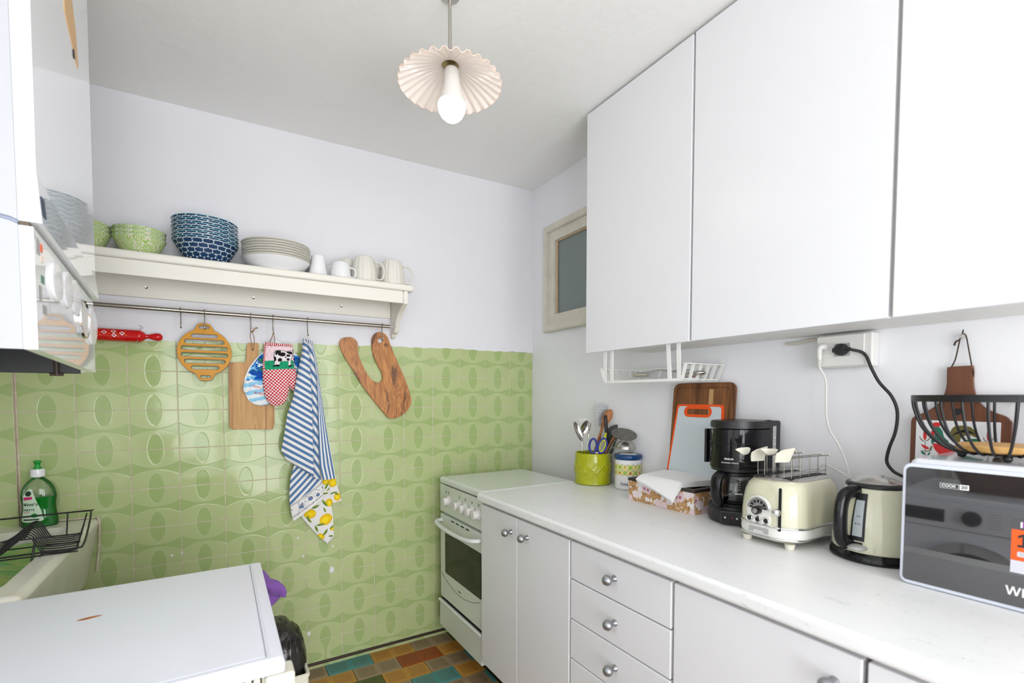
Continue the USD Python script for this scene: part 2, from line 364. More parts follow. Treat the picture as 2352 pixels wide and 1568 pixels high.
# floor: a screed slab and its oblong vinyl tiles
fl = thing('floor', None, None, kind='structure')
part(fl, 'screed', box(-2.72, .12, -4.5, .12, -.12, -.0265), 'trim_brown', False)
rng = np.random.default_rng(4)
vis = {(0, 0): 'brown', (0, 1): 'teal', (0, 2): 'ochre', (0, 3): 'brown', (1, 0): 'ochre', (1, 1): 'brown', (1, 2): 'rust', (1, 3): 'ochre', (2, 0): 'brown', (2, 1): 'moss', (2, 2): 'ochre', (2, 3): 'brown', (2, 4): 'teal', (3, 0): 'ochre', (3, 1): 'brown', (3, 2): 'teal', (3, 3): 'ochre', (3, 4): 'brown', (4, 1): 'brown', (4, 2): 'brown', (4, 3): 'brown', (4, 4): 'teal', (5, 2): 'ochre', (5, 3): 'ochre'}
pal = ['ochre', 'brown', 'teal', 'ochre', 'brown', 'rust', 'ochre', 'brown', 'moss']
tl = box(-.1142, .1142, -.0588, .0588, -.006, 0, .0016, 1)
for r in range(37):
    for c in range(-1, 5):
        x = -1.425+.2303*c+(.115 if r % 2 else 0); y = -.0605-.1195*r
        if c == -1 and r > 12: continue
        k = vis.get((r, c)) or pal[rng.integers(len(pal))]
        p = part(fl, 'floor_tile', tl, 'floor_'+k, 30, local=True)
        UsdGeom.Xformable(stage.GetPrimAtPath(p)).AddTranslateOp().Set(Gf.Vec3d(x, y, -.02+float(rng.normal(0, .0003))))
# back wall: rough masonry backing, plaster above, relief tiles below
wb = thing('wall_back', None, None, kind='structure')
part(wb, 'grout_bed', box(-2.44, .12, -.0064, .12, -.12, 1.679), 'grout', False)
top = [(-2.72, 1.629), (-2.3, 1.634), (-2.074, 1.636), (-1.6, 1.651), (-1.2, 1.664), (-.69, 1.6755), (0.0, 1.678)]
zz = np.linspace(-2.72, .0, 90); edge = np.interp(zz, *np.array(top).T)+np.array([.0022*math.sin(70*a)+.002*math.sin(191*a) for a in zz])
part(wb, 'plaster', on_back(prism(np.vstack([np.stack([zz, edge], 1), [(.12, 2.85), (-2.72, 2.85)]]), .05), .0415), 'plaster_white', False)
tile = box(-TW/2+.0014, TW/2-.0014, -.008, .004, -TH/2+.0014, TH/2-.0014, .0016, 1)
for r in range(10):
    for c in range(-1, 16):
        if c < 0: continue
        dy = -.018 if c >= 14 else 0.0
        p = part(wb, 'wall_tile', tile, 'tile_green', 30, local=True)
        xf = UsdGeom.Xformable(stage.GetPrimAtPath(p))
        xf.AddTranslateOp().Set(Gf.Vec3d(-TW*(c+.5)-(.004 if c >= 14 else 0), dy+float(rng.normal(0, .0002)), ZT-TH*(r+.5)))
        turn = 90.0 if (r, c) == (9, 7) else 0.0
        xf.AddRotateXYZOp().Set(Gf.Vec3f(float(rng.normal(0, .13)), turn+float(rng.normal(0, .12)), float(rng.normal(0, .13))))
part(wb, 'pilaster', box(-2.72, -2.4385, .0035, -.0246, -.1, 1.679), 'grout', False)
for px, py, s in ((762, 1308, 1.0), (710, 1455, .7), (395, 1275, .32), (418, 1270, .32), (684, 1235, .36), (697, 1277, .36), (765, 1254, .34)):
    (x, z), = back([(px, py)], -.009); q = circle(1, 11)*np.array([.013, .017])*s*(.8+.4*np.random.default_rng(px).random((11, 1)))
    part(wb, 'filler_spot', on_back(prism(q+np.array([x, z]), .0025, .0008), -.0072), 'plaster_white', label='white dab of filler on the green tiles')
# right wall with a real opening for the little window
WY0, WY1, WZ0, WZ1 = .255, .705, 1.868, 2.372
wr = struct('wall_right', on_right(prism([(-.12, -.12), (4.5, -.12), (4.5, 2.85), (-.12, 2.85)], .12, holes=[[(WY0, WZ0), (WY1, WZ0), (WY1, WZ1), (WY0, WZ1)]]), .12), 'plaster_side', False)
left = prism([(-.02, -.12), (4.5, -.12), (4.5, 2.85), (-.02, 2.85)], .12, holes=[[(-WIN['y0'], WIN['z0']), (-WIN['y1'], WIN['z0']), (-WIN['y1'], WIN['z1']), (-WIN['y0'], WIN['z1'])]])
struct('wall_left', on_right(left, WIN['x']), 'plaster_side', False)
rear = prism([(-2.72, -.12), (.12, -.12), (.12, 2.85), (-2.72, 2.85)], .12, holes=[[(RW_['x0'], RW_['z0']), (RW_['x1'], RW_['z0']), (RW_['x1'], RW_['z1']), (RW_['x0'], RW_['z1'])]])
struct('wall_rear', M(on_back(rear, 0).v*np.array([1, -1, 1])+np.array([0, RW_['y']-.12, 0]), on_back(rear, 0).f[:, ::-1]), 'plaster_side', False)
xs = (-2.72, .12)
struct('ceiling', M([(x, y, ceil_z(x)+d) for d in (0, .1) for x in xs for y in (-4.5, .12)], [(0, 1, 3), (0, 3, 2), (4, 7, 5), (4, 6, 7), (0, 5, 1), (0, 4, 5), (2, 3, 7), (2, 7, 6), (0, 2, 6), (0, 6, 4), (1, 5, 7), (1, 7, 3)]), 'ceiling_paint', False)
# brown strip at the foot of the tiled wall, black plinth under the units
struct('trim_1', box(-2.6, -.62, -.021, -.0075, -.0, .0125, .003), 'trim_brown')
struct('trim_2', box(-.602, -.585, -2.95, -.012, -.0195, .15), 'black_dark', False)
# small frosted window of the right wall
w1 = thing('window_1', None, None, kind='structure')
def ring(y0, y1, z0, z1, w, t, x, b=.004): return on_right(prism([(y0, z0), (y1, z0), (y1, z1), (y0, z1)], t, b, holes=[[(y0+w, z0+w), (y1-w, z0+w), (y1-w, z1-w), (y0+w, z1-w)]]), x)
mat('frame_cream', S(226, 222, 208), .5, var=((12, 12, 12), .35, S(206, 200, 184), 4.0))
mat('putty', S(192, 132, 58), .7, var=((90, 90, 90), .3, S(226, 214, 190), 4.0))
part(w1, 'architrave', ring(.166, .80, 1.789, 2.43, .045, .03, 0, .008), 'frame_cream')
part(w1, 'sash', ring(.20, .766, 1.823, 2.396, .068, .02, .004, .003), 'frame_cream')
part(w1, 'putty', ring(.266, .70, 1.878, 2.335, .014, .006, .004, .001), 'putty')
G1 = G(); nz = G1.noise(G1.obj(), 240.0, 2.0); bb = G1.add('bump', 'normal', {'strength': .4, 'distance': .002}, height=nz)
G1.bsdf('frosted_glass', base_color=S(150, 162, 158), roughness=.3, transmission_weight=.25, normal=bb, ior=1.3)
part(w1, 'pane', box(.006, .012, -.69, -.27, 1.885, 2.33), 'frosted_glass', False)
part(w1, 'reveal', box(.10, .118, -WY1, -WY0, WZ0, WZ1), 'plaster_side', False)
# window beside the camera in the left wall
w2 = thing('window_2', None, None, kind='structure')
def lring(y0, y1, z0, z1, w, t, x): return on_right(prism([(-y1, z0), (-y0, z0), (-y0, z1), (-y1, z1)], t, .003, holes=[[(-y1+w, z0+w), (-y0-w, z0+w), (-y0-w, z1-w), (-y1+w, z1-w)]]), x)
part(w2, 'window_frame', lring(WIN['y0'], WIN['y1'], WIN['z0'], WIN['z1'], .05, .05, WIN['x']+.02), 'frame_cream')
ym = (WIN['y0']+WIN['y1'])/2
for a, b in ((WIN['y0']+.05, ym), (ym, WIN['y1']-.05)):
    part(w2, 'casement', lring(a, b, WIN['z0']+.05, WIN['z1']-.05, .055, .04, WIN['x']+.03), 'frame_cream')
part(w2, 'windowsill', box(WIN['x']-.04, WIN['x']+.06, WIN['y0']-.03, WIN['y1']+.03, WIN['z0']-.03, WIN['z0'], .005), 'frame_cream')

w3 = thing('window_3', None, None, kind='structure')  # made-up glazed opening that frames the added rear fill light
def rring(x0, x1, z0, z1, w, t, y):
    m_ = on_back(prism([(x0, z0), (x1, z0), (x1, z1), (x0, z1)], t, .003, holes=[[(x0+w, z0+w), (x1-w, z0+w), (x1-w, z1-w), (x0+w, z1-w)]]), 0); return m_.at(0, y+t, 0)
part(w3, 'window_frame', rring(RW_['x0'], RW_['x1'], RW_['z0'], RW_['z1'], .05, .05, RW_['y']-.03), 'frame_cream')
for k in range(3):
    a_ = RW_['x0']+.05+(RW_['x1']-RW_['x0']-.1)/3*k; part(w3, 'casement', rring(a_, a_+(RW_['x1']-RW_['x0']-.1)/3, RW_['z0']+.05, RW_['z1']-.05, .05, .04, RW_['y']-.02), 'frame_cream')

# ================================================================ fitted units along the right wall
def knob(parent, y, z, x):
    k = lathe([(0, 0), (.0105, 0), (.010, .004), (.006, .010), (.0065, .016), (.012, .021), (.0165, .029), (.0165, .035), (.012, .043), (.005, .0465), (0, .047)], 28)
    part(parent, 'knob', k.rot('y', -90).at(x, y, z), 'knob_grey', 60, label='round grey metal knob')
DX = -.715
def unit(label, y0, y1, fronts, knobs, name='base_cabinet', cat='cabinet'):
    t = thing(name, label, cat, (-.35, (y0+y1)/2, -.02))
    part(t, 'carcass', box(-.692, -.02, y0-.004, y1+.004, .13, .9), 'carcass', False)
    doors = []
    for i, (n, a, b, z0, z1) in enumerate(fronts):
        doors.append(part(t, n, box(DX, -.693, a-.0018, b+.0018, z0+.002, z1-.002, .0035), 'cabinet_base'))
    for i, y, z in knobs: knob(doors[i], y, z, DX)
    return t
unit('white base cabinet with two narrow doors next to the stove', -.645, -1.315, [('door', -.645, -.968, .132, .893), ('door', -.968, -1.315, .132, .893)], [(0, -.921, .825), (1, -1.045, .832)])
zs = [.893, .7565, .615, .473, .31, .132]
unit('white base unit with a stack of drawers and round grey knobs', -1.32, -1.762, [('drawer', -1.32, -1.762, zs[i+1], zs[i]) for i in range(5)], [(0, -1.541, .829), (1, -1.545, .69), (2, -1.548, .547), (3, -1.548, .4), (4, -1.548, .23)], 'drawer_unit', 'drawers')
unit('white base cabinet with one wide door right of the drawers', -1.767, -2.217, [('door', -1.767, -2.217, .132, .893)], [(0, -2.168, .825)])
unit('white base cabinet furthest right along the worktop', -2.222, -2.672, [('door', -2.222, -2.672, .132, .893)], [(0, -2.27, .825)])
wt = box(-.735, -.002, -2.95, -.637, .905, .945, .012, 4)
single('worktop', wt, 'worktop', 'long pale grey flecked laminate worktop with a rounded front edge', 'worktop')
# wall cabinets up to the ceiling
def wall_cab(label, c0, c1, d0, d1):
    t = thing('wall_cabinet', label, 'cabinet', (-.13, (c0+c1)/2, 1.6))
    part(t, 'carcass', box(-.248, -.002, c0-.001, c1+.001, 1.602, 2.69), 'carcass', False)
    d = part(t, 'door', box(-.27, -.249, d0-.0025, d1+.0025, 1.598, 2.695, .002), 'cabinet_white')
    return t
c = wall_cab('tall white wall cabinet nearest the small window', -1.02, -1.528, -.862, -1.451)
part(c, 'filler_panel', box(-.248, -.232, -.866, -1.019, 1.602, 2.69), 'carcass', False)
wall_cab('tall white wall cabinet in the middle of the row, above the toaster', -1.53, -2.113, -1.4555, -2.069)
wall_cab('tall white wall cabinet above the microwave', -2.117, -2.137, -2.0745, -2.69) if 0 else wall_cab('tall white wall cabinet above the microwave', -2.14, -2.72, -2.0745, -2.69)
single('spacer_panel', box(-.248, -.002, -2.1385, -2.1145, 1.602, 2.69), 'carcass', 'thin white panel between two wall cabinets, seen from below', 'panel')

# ================================================================ stove
st = thing('stove', 'white freestanding stove with closed glass-smooth lid and oven door', 'stove', (-.42, -.375, -.02))
Y0, Y1 = -.118, -.632
part(st, 'body', box(-.675, -.15, Y1, Y0, .085, .905, .004), 'enamel_white')
part(st, 'lid', box(-.702, -.14, Y1, Y0+.004, .908, .945, .014, 4), 'enamel_white', label='closed white lid over the hob')
cp = part(st, 'control_panel', box(-.699, -.676, Y1, Y0, .752, .904, .004), 'stove_white')
for i, y in enumerate((-.236, -.372, -.443, -.517, -.588)):
    k = lathe([(0, 0), (.029, 0), (.029, .003), (.026, .006), (.0215, .008), (.0205, .03), (.018, .033), (0, .034)], 28)
    kp = part(cp, 'dial', k.rot('y', -90).at(-.699, y, .826), 'plastic_white', 40, label='white stove dial')
for i, y in enumerate((-.205, -.236, -.375, -.446, -.52, -.592)):
    q = join(tube([(-.6995, y+.006*math.cos(a), .872+.006*math.sin(a)) for a in np.linspace(0, 4.4, 10)], .0008, 4), ball(.002).at(-.6995, y+.004, .866))
    part(cp, 'dial_mark', q, 'black_satin')
dr = part(st, 'oven_door', box(-.70, -.676, Y1+.002, Y0-.002, .266, .738, .006), 'stove_white')
part(dr, 'window_glass', on_right(prism(rrect(.43, .225, .012, .408, .532), .004, .001), -.699), 'oven_glass' if 0 else 'black_gloss', label='dark oven window')
hp = [(-.70, -.14, .705), (-.735, -.155, .705), (-.748, -.20, .70), (-.752, -.30, .694), (-.752, -.45, .694), (-.748, -.55, .70), (-.735, -.60, .705), (-.70, -.615, .705)]
part(dr, 'handle', tube(spline(hp, 40), .013, 12, flat=(1, .8)), 'enamel_white', 60, label='white bowed oven handle')
for y in (-.29, -.35, -.41, -.47): part(dr, 'vent_slot', box(-.7012, -.699, y-.018, y+.018, .722, .728), 'black_dark', False)
part(dr, 'curved_line', tube([(-.7004, y, .405-.055*math.sin(PI*(y+.14)/-.47)**.8 if .14 < -y < .61 else .405) for y in np.linspace(-.14, -.61, 40)], .0011, 4), 'black_satin')
part(dr, 'brand_lettering', on_right(centred(text('Ariston', .0075, .0006)).at(.375, .372), -.7001), 'black_satin', False)
dw = part(st, 'warming_drawer', box(-.706, -.676, Y1+.002, Y0-.002, .098, .245, .005), 'stove_white')
part(dw, 'drawer_lip', tube([(-.708, Y0-.004, .248), (-.708, Y1+.004, .248)], .008, 10), 'enamel_white')
part(st, 'drawer_gap', box(-.69, -.675, Y1+.004, Y0-.004, .24, .268), 'black_dark', False)
for y in (Y0-.03, Y1+.03):
    part(st, 'foot', cyl(.016, .11, 16, .002, -.555, y, -.02), 'rubber_grey'); part(st, 'foot', cyl(.016, .11, 16, .002, -.2, y, -.02), 'rubber_grey')
# ================================================================ shelf on the tiled wall, with its rail and hooks
SY = -.25
mat('steel_rail', (.42, .39, .35), .28, metal=1)
sh = thing('wall_shelf', 'long cream wall shelf with brackets and a steel rail beneath', 'shelf', (-1.7, -.02, 1.8))
bt = box(-2.56, -.888, SY, -.0085, 1.930, 1.963, .010, 4)
part(sh, 'shelf_board', bt, 'shelf_cream')
part(sh, 'fascia', box(-2.54, -.943, SY+.014, SY+.032, 1.868, 1.930, .003), 'shelf_cream')
part(sh, 'back_board', box(-2.54, -.943, -.026, -.0085, 1.82, 1.930, .003), 'shelf_cream')
def bracket(x):
    o = [(-.009, 1.93), (.238, 1.93), (.238, 1.885), (.232, 1.868), (.215, 1.86)] + [tuple(p) for p in spline([(.205, 1.855), (.15, 1.825), (.105, 1.775), (.085, 1.745), (.07, 1.735), (.045, 1.732)], 14)] + [(.03, 1.715), (.009, 1.71)]
    m = prism([(-a if False else a, z) for a, z in o], .026, .006)
    return M(np.stack([x+m.v[:, 2], -m.v[:, 0], m.v[:, 1]], 1), m.f).at() 
part(sh, 'bracket', orient_n(bracket(-.942)), 'shelf_cream'); part(sh, 'bracket', orient_n(bracket(-2.56)), 'shelf_cream')
for px, py in ((336, 660), (582, 684), (784, 703)):
    (x, z), = back([(px, py)], -.027)
    s_ = part(sh, 'screw', lathe([(0, 0), (.0065, 0), (.0055, .0015), (.002, .0006), (0, .0004)], 16).rot('x', 90).at(x, -.0262, z), 'steel')
part(sh, 'rail', tube([(-2.54, -.1, 1.765), (-.972, -.1, 1.765)], .0088, 16), 'steel_rail', 60)
part(sh, 'rail_end', tube([(-.975, -.1, 1.765), (-.938, -.1, 1.765)], .003, 10), 'steel')

def hook_pts(drop=.075):
    a = [(0, .0118*math.sin(t)-0, .0118*math.cos(t)) for t in np.linspace(-2.4, 1.75, 12)]
    b = [(0, .0085, -.02), (0, .004, -drop*.7), (0, .0, -drop+.012), (0, -.003, -drop+.002), (0, -.0085, -drop), (0, -.0135, -drop+.005), (0, -.0145, -drop+.013)]
    return spline(a+b, 44)

hk = thing('rail_hook', 'empty steel hook, first from the left on the rail', 'hook', (-1.888, -.1, 1.765), 'hooks on the rail')
part(hk, 'wire', tube(hook_pts(), .0028, 8), 'steel_rail', 60, local=True)
for x, d, w in ((-1.801, 0, 'carrying the yellow trivet'), (-1.622, 0, 'carrying the plain wooden chopping board'), (-1.529, 0, 'carrying the two oven mitts'), (-1.378, 0, 'carrying the striped tea towel'), (-1.012, 0, 'carrying the forked olive wood board')):
    copy(hk, (x, -.1, 1.765), f'steel hook on the rail {w}')

# ---- yellow trivet
def grid_shape():
    c = cross(circle(.104, 64)); 
    for z, hgt in ((.0715, .0175), (.0455, .0192), (.0165, .0192), (-.0125, .0192), (-.0415, .0192), (-.0695, .0175)):
        hw = math.sqrt(max(.0925**2-(abs(z)+hgt*.35)**2, 1e-4)); c -= cross(rrect(2*hw, hgt, hgt*.48, 0, z))
    for s in (1, -1):
        lug = cross([(-.038, s*.094), (-.022, s*.122), (-.014, s*.126), (.014, s*.126), (.022, s*.122), (.038, s*.094)]) if s > 0 else cross([(.038, s*.094), (.022, s*.122), (.014, s*.126), (-.014, s*.126), (-.022, s*.122), (-.038, s*.094)])
        c += lug.offset(.002, m3.JoinType.Round) - cross(rrect(.04, .014, .006, 0, s*.1105))
    return c
mat('enamel_yellow', (.62, .27, .004), .3, spec=.2)
mat('cast_iron', S(84, 80, 72), .45, metal=.5)
tv = thing('trivet', 'round yellow enamelled cast iron trivet with slots and two lugs', 'trivet', (-1.804, -.05, 1.6))
gs = grid_shape()
tr = lambda m, y: on_back(m, y).at(-1.804, 0, 1.594)
part(tv, 'enamel_face', tr(prism(gs, .008, .003), -.052), 'enamel_yellow')
part(tv, 'iron_back', tr(prism(gs.offset(.0012, m3.JoinType.Round), .006), -.046), 'cast_iron')

# ---- chopping board with handle
bp = back([(525, 832), (564, 831), (567, 792), (570, 787), (592, 788), (595, 793), (592, 830), (629, 826), (631, 975), (626, 986), (535, 986), (526, 981)], -.03)
(hx, hz), = back([(580.5, 803)], -.03)
cb = thing('chopping_board', 'worn plain wooden chopping board with a short handle hanging from twine', 'chopping board', (-1.62, -.012, 1.25))
part(cb, 'board', on_back(prism(bp, .02, .004, holes=[circle(.0045, 12, hx, hz)]), -.0105), 'wood_board')
mat('twine', S(168, 138, 104), .9); mat('twine_dark', S(62, 44, 34), .8); mat('cord_white', S(226, 220, 208), .8)
tw = spline([(hx, -.014, hz+.004), (hx+.001, -.034, hz), (hx-.002, -.04, hz+.01), (-1.624, -.08, 1.672), (-1.6215, -.108, 1.690), (-1.617, -.1, 1.692), (-1.607, -.06, 1.668), (hx+.006, -.036, hz+.014), (hx+.001, -.035, hz+.001)], 50)
part(cb, 'twine', join(tube(tw, .0017, 6), tube(spline([(-1.611, -.08, 1.70), (-1.603, -.078, 1.712), (-1.592, -.075, 1.716)], 8), np.linspace(.003, .004, 8), 6), ball(.005, 12, 8).at(-1.612, -.08, 1.699)), 'twine', label='knotted brown twine loop')

# ---- olive wood board, forked
op = [(1083, 250), (1086, 222), (1103, 205), (1140, 199), (1172, 207), (1192, 230), (1198, 262), (1199, 300), (1225, 370), (1262, 440), (1285, 465), (1312, 481), (1332, 481), (1347, 466), (1350, 445), (1342, 415), (1315, 365), (1296, 320), (1284, 260), (1283, 215), (1296, 183), (1325, 168), (1356, 172), (1382, 200), (1397, 240), (1440, 345), (1490, 460), (1518, 540), (1529, 590), (1522, 628), (1490, 672), (1440, 700), (1408, 705), (1378, 692), (1300, 600), (1220, 495), (1160, 395), (1112, 320)]
op = spline(back([(380+a*.3699, 700+b*.3699) for a, b in op], -.03), 150, True)
(ox, oz), = back([(380+1336*.3699, 700+222*.3699)], -.03)
ob = thing('olive_wood_board', 'forked olive wood serving board with strong dark grain', 'serving board', (-1.0, -.012, 1.3))
part(ob, 'board', on_back(prism(op, .017, .005, holes=[circle(.0125, 24, ox, oz)]), -.011), 'wood_olive')
fl_ = join(*[tube([(ox+.03+.006*math.cos(k*1.257)+.0055*math.cos(a), -.0288, oz-.022+.006*math.sin(k*1.257)+.0055*math.sin(a)) for a in np.linspace(0, 2*PI, 14)[:-1]], .0008, 4, True) for k in range(5)])
part(ob, 'burnt_flower_mark', fl_, 'trim_brown', False)
for k, (dx, dz) in enumerate(((-.012, .014), (-.004, .020), (.004, .0225), (.013, .021))):
    part(ob, 'burnt_dash', tube([(ox+dx-.003, -.0285, oz+dz), (ox+dx, -.0285, oz+dz+.004), (ox+dx+.002, -.0285, oz+dz-.002)], .0008, 4), 'trim_brown', False)

# ---- red rolling pin
def pin_col(v):
    th = np.arctan2(v[:, 2], -v[:, 1]); s = th*.026; x = v[:, 0]; c = np.tile(np.array(S(200, 16, 18)), (len(v), 1))
    for fx, fs in ((-.092, .008), (-.062, .0135), (-.060, -.004), (-.034, .006), (-.12, .014), (-.125, -.003), (-.15, .006)):
        dx, ds = x-fx, s-fs; q = np.maximum(abs(dx), abs(ds)); e = np.minimum(abs(abs(dx)-abs(ds)*1.0), 1)
        w = (q < .0085) & (abs(np.sqrt(dx**2+ds**2)-.0055) < .0024) & (np.cos(4*np.arctan2(ds, dx)) > -.55); c[w] = S(240, 236, 236)
        c[(dx**2+ds**2) < .0016**2] = S(30, 24, 40)
        for a, b in ((.012, .009), (-.012, -.0095), (.013, -.008)):
            c[((dx-a)**2+(ds-b)**2) < .0014**2] = S(236, 170, 30)
    return c
rp = thing('rolling_pin', 'glossy red rolling pin with small white painted flowers held on nails', 'rolling pin', (-2.06, -.04, 1.652))
body = lathe([(0, -.42), (.022, -.42), (.0255, -.416)]+[(.0255, z) for z in np.linspace(-.41, .02, 260)]+[(.0255, .024), (.0245, .026), (.018, .036), (.0125, .042), (0, .043)], 120).rot('y', 90)
part(rp, 'roller', body.col(pin_col).at(-2.06, -.04, 1.652), 'paint_gloss', True)
part(rp, 'grip', lathe([(0, .038), (.011, .04), (.0085, .05), (.0085, .054), (.013, .066), (.0165, .08), (.0165, .088), (.013, .097), (.007, .101), (0, .102)], 32).rot('y', 90).at(-2.06, -.04, 1.652), 'red_gloss' if 'red_gloss' in MATS else mat('red_gloss', S(200, 16, 18), .12, spec=.5), 60)
for x, z in ((-2.045, 1.622), (-2.41, 1.622)): single('nail', tube(spline([(x, -.006, z+.0), (x, -.05, z-.002), (x, -.068, z+.002), (x+.004, -.069, z+.012)], 14), .0016, 6), 'steel', f'bent steel nail under the red rolling pin, {"near its grip" if x > -2.2 else "towards the boiler"}', 'nail')
single('wire_hanger', tube(spline([(-2.04, -.012, 1.683), (-2.035, -.03, 1.682), (-2.028, -.026, 1.69), (-2.034, -.012, 1.697), (-2.042, -.01, 1.702)], 20), .0011, 6), 'steel', 'thin twisted wire just above the red rolling pin', 'wire')

# ================================================================ cloths
def panel(L, R, ns, nt, y, bulge, colour, thick=.0025, inset=None):
    "cloth between a left and a right edge given in photograph points; bulge(s, t) towards the room"
    L, R = resample(back(L, y), nt), resample(back(R, y), nt); s = np.linspace(0, 1, ns); t = np.linspace(0, 1, nt)
    P = L[None]*(1-s)[:, None, None]+R[None]*s[:, None, None]; Sg, Tg = np.meshgrid(s, t, indexing='ij'); d = bulge(Sg, Tg)
    F = np.stack([P[..., 0], y-d-thick, P[..., 1]], -1); B = np.stack([P[..., 0], y-d, P[..., 1]], -1)
    m = shell(F, B, ns, nt); c = colour(P[..., 0].ravel(), P[..., 1].ravel(), Sg.ravel(), Tg.ravel()); m.c = np.vstack([c, c]); return m
WHITE, BLUE = np.array(S(232, 230, 228)), np.array(S(84, 120, 164))
mx = lambda f, a, b: np.asarray(a)[None]*(1-f)[:, None]+np.asarray(b)[None]*f[:, None]
def stripes(per, ang, off=0, duty=.5, soft=.03):
    a = math.radians(ang)
    def fn(x, z, s, t):
        p = (x*math.sin(a)+z*math.cos(a))/per+off; q = abs((p % 1)-.5)*2
        return mx(sst(duty-soft*2, duty+soft*2, q), WHITE, BLUE)
    return fn
C4 = lambda pts: [(380+a*.3699, 700+b*.3699) for a, b in pts]
tt = thing('striped_tea_towel', 'white tea towel with blue stripes and a shell and coral border', 'tea towel', (-1.37, -.05, 1.0))
fold = lambda A, B=0, f=0: (lambda s, t: A*np.sin(PI*np.clip(s, 0, 1))**.8*(.35+.65*t)*(1-.0*t)+B*np.sin(f*PI*s)*t+.004)
def coral(x, z, s, t):
    c = stripes(.0235, -47, .1)(x, z, s, t); (ax, az), (bx, bz) = back(C4([(785, 1228), (972, 1090)]), -.045)
    d = np.array([bx-ax, bz-az]); L = np.linalg.norm(d); d /= L; n = np.array([d[1], -d[0]]); u = (x-ax)*d[0]+(z-az)*d[1]; v = (x-ax)*n[0]+(z-az)*n[1]
    band = v > 0; c[band] = WHITE; nz = lambda k, sd: meshkit.fbm(np.stack([u*k, v*k, np.full_like(u, sd)], 1), 3, 7)
    for w in (.003, .007, .0545, .0585): c[abs(v-w) < .0008] = S(52, 50, 54)
    ins = (v > .011) & (v < .052)
    br = ins & (abs(nz(110, 0)-.5) < .035) & (nz(24, 5) > .44); c[br] = S(62, 84, 128)
    for k, (cu, cv, r) in enumerate(((.022, .036, .010), (.078, .031, .0115), (.115, .040, .009))):
        e = np.sqrt((u-cu)**2+((v-cv)*1.3)**2); m_ = (e < r); c[m_] = mx((np.sin(u[m_]*900+v[m_]*500) > 0)*1.0, S(70, 96, 142), S(128, 150, 184)); c[(abs(e-r) < .0007) & ins] = S(40, 52, 84)
        c[((u-cu-.006)**2+(v-cv+.007)**2) < .0028**2] = S(150, 100, 70)
    return c
part(tt, 'lower_fold', panel(C4([(800, 985), (776, 1075), (768, 1165), (771, 1230), (783, 1300), (795, 1341)]), C4([(916, 1040), (940, 1070), (972, 1085), (975, 1120), (976, 1160), (978, 1196)]), 150, 170, -.062, fold(.012), coral), 'paint_cloth', True)
part(tt, 'main_fold', panel(C4([(850, 213), (846, 290), (820, 420), (790, 580), (755, 680), (738, 790), (718, 905), (750, 958), (820, 1005), (880, 1040), (908, 1062)]), C4([(882, 225), (893, 330), (898, 450), (905, 560), (909, 700), (913, 850), (916, 960), (917, 1010), (917, 1040), (916, 1055), (914, 1064)]), 90, 330, -.080, lambda s, t: (.006+.020*np.sin(PI*s*.9+.1)**.9*(1-.4*t)+.004*np.sin(9*s)*t), stripes(.0262, 33, .25)), 'paint_cloth', True)
part(tt, 'middle_fold', panel(C4([(880, 222), (892, 330), (898, 450), (905, 560), (909, 700), (913, 850), (916, 1000), (917, 1064)]), C4([(900, 226), (922, 330), (938, 450), (944, 600), (946, 750), (950, 900), (955, 1000), (962, 1085)]), 50, 300, -.080, lambda s, t: .012+.014*np.sin(PI*s)-.006*s, stripes(.0262, 57, .1)), 'paint_cloth', True)
def edge_stripes(x, z, s, t):
    q = (s*3.6-.15); c = mx(sst(.44, .52, abs((q % 1)-.5)*2), WHITE, BLUE)
    return c
part(tt, 'side_fold', panel(C4([(896, 226), (918, 330), (936, 450), (942, 600), (945, 750), (949, 900), (955, 1000), (974, 1082)]), C4([(912, 230), (935, 345), (950, 450), (972, 600), (995, 750), (1018, 880), (1036, 975), (1054, 1074)]), 70, 160, -.078, lambda s, t: .010+.012*np.sin(PI*(.25+s*.75))*(.4+.6*t), edge_stripes), 'paint_cloth', True)
part(tt, 'gathered_top', panel(C4([(848, 210), (852, 228)]), C4([(912, 226), (910, 246)]), 40, 12, -.088, lambda s, t: .012+.01*np.sin(PI*s)+.003*np.sin(22*s), lambda x, z, s, t: mx((np.sin(s*26) > 0)*.8, WHITE*.9, BLUE)), 'paint_cloth', True)
part(tt, 'hanging_loop', tube(spline([(-1.388, -.10, 1.668), (-1.386, -.104, 1.682), (-1.3785, -.107, 1.6925), (-1.374, -.106, 1.683), (-1.368, -.10, 1.667)], 24), .0018, 6), 'cord_white')
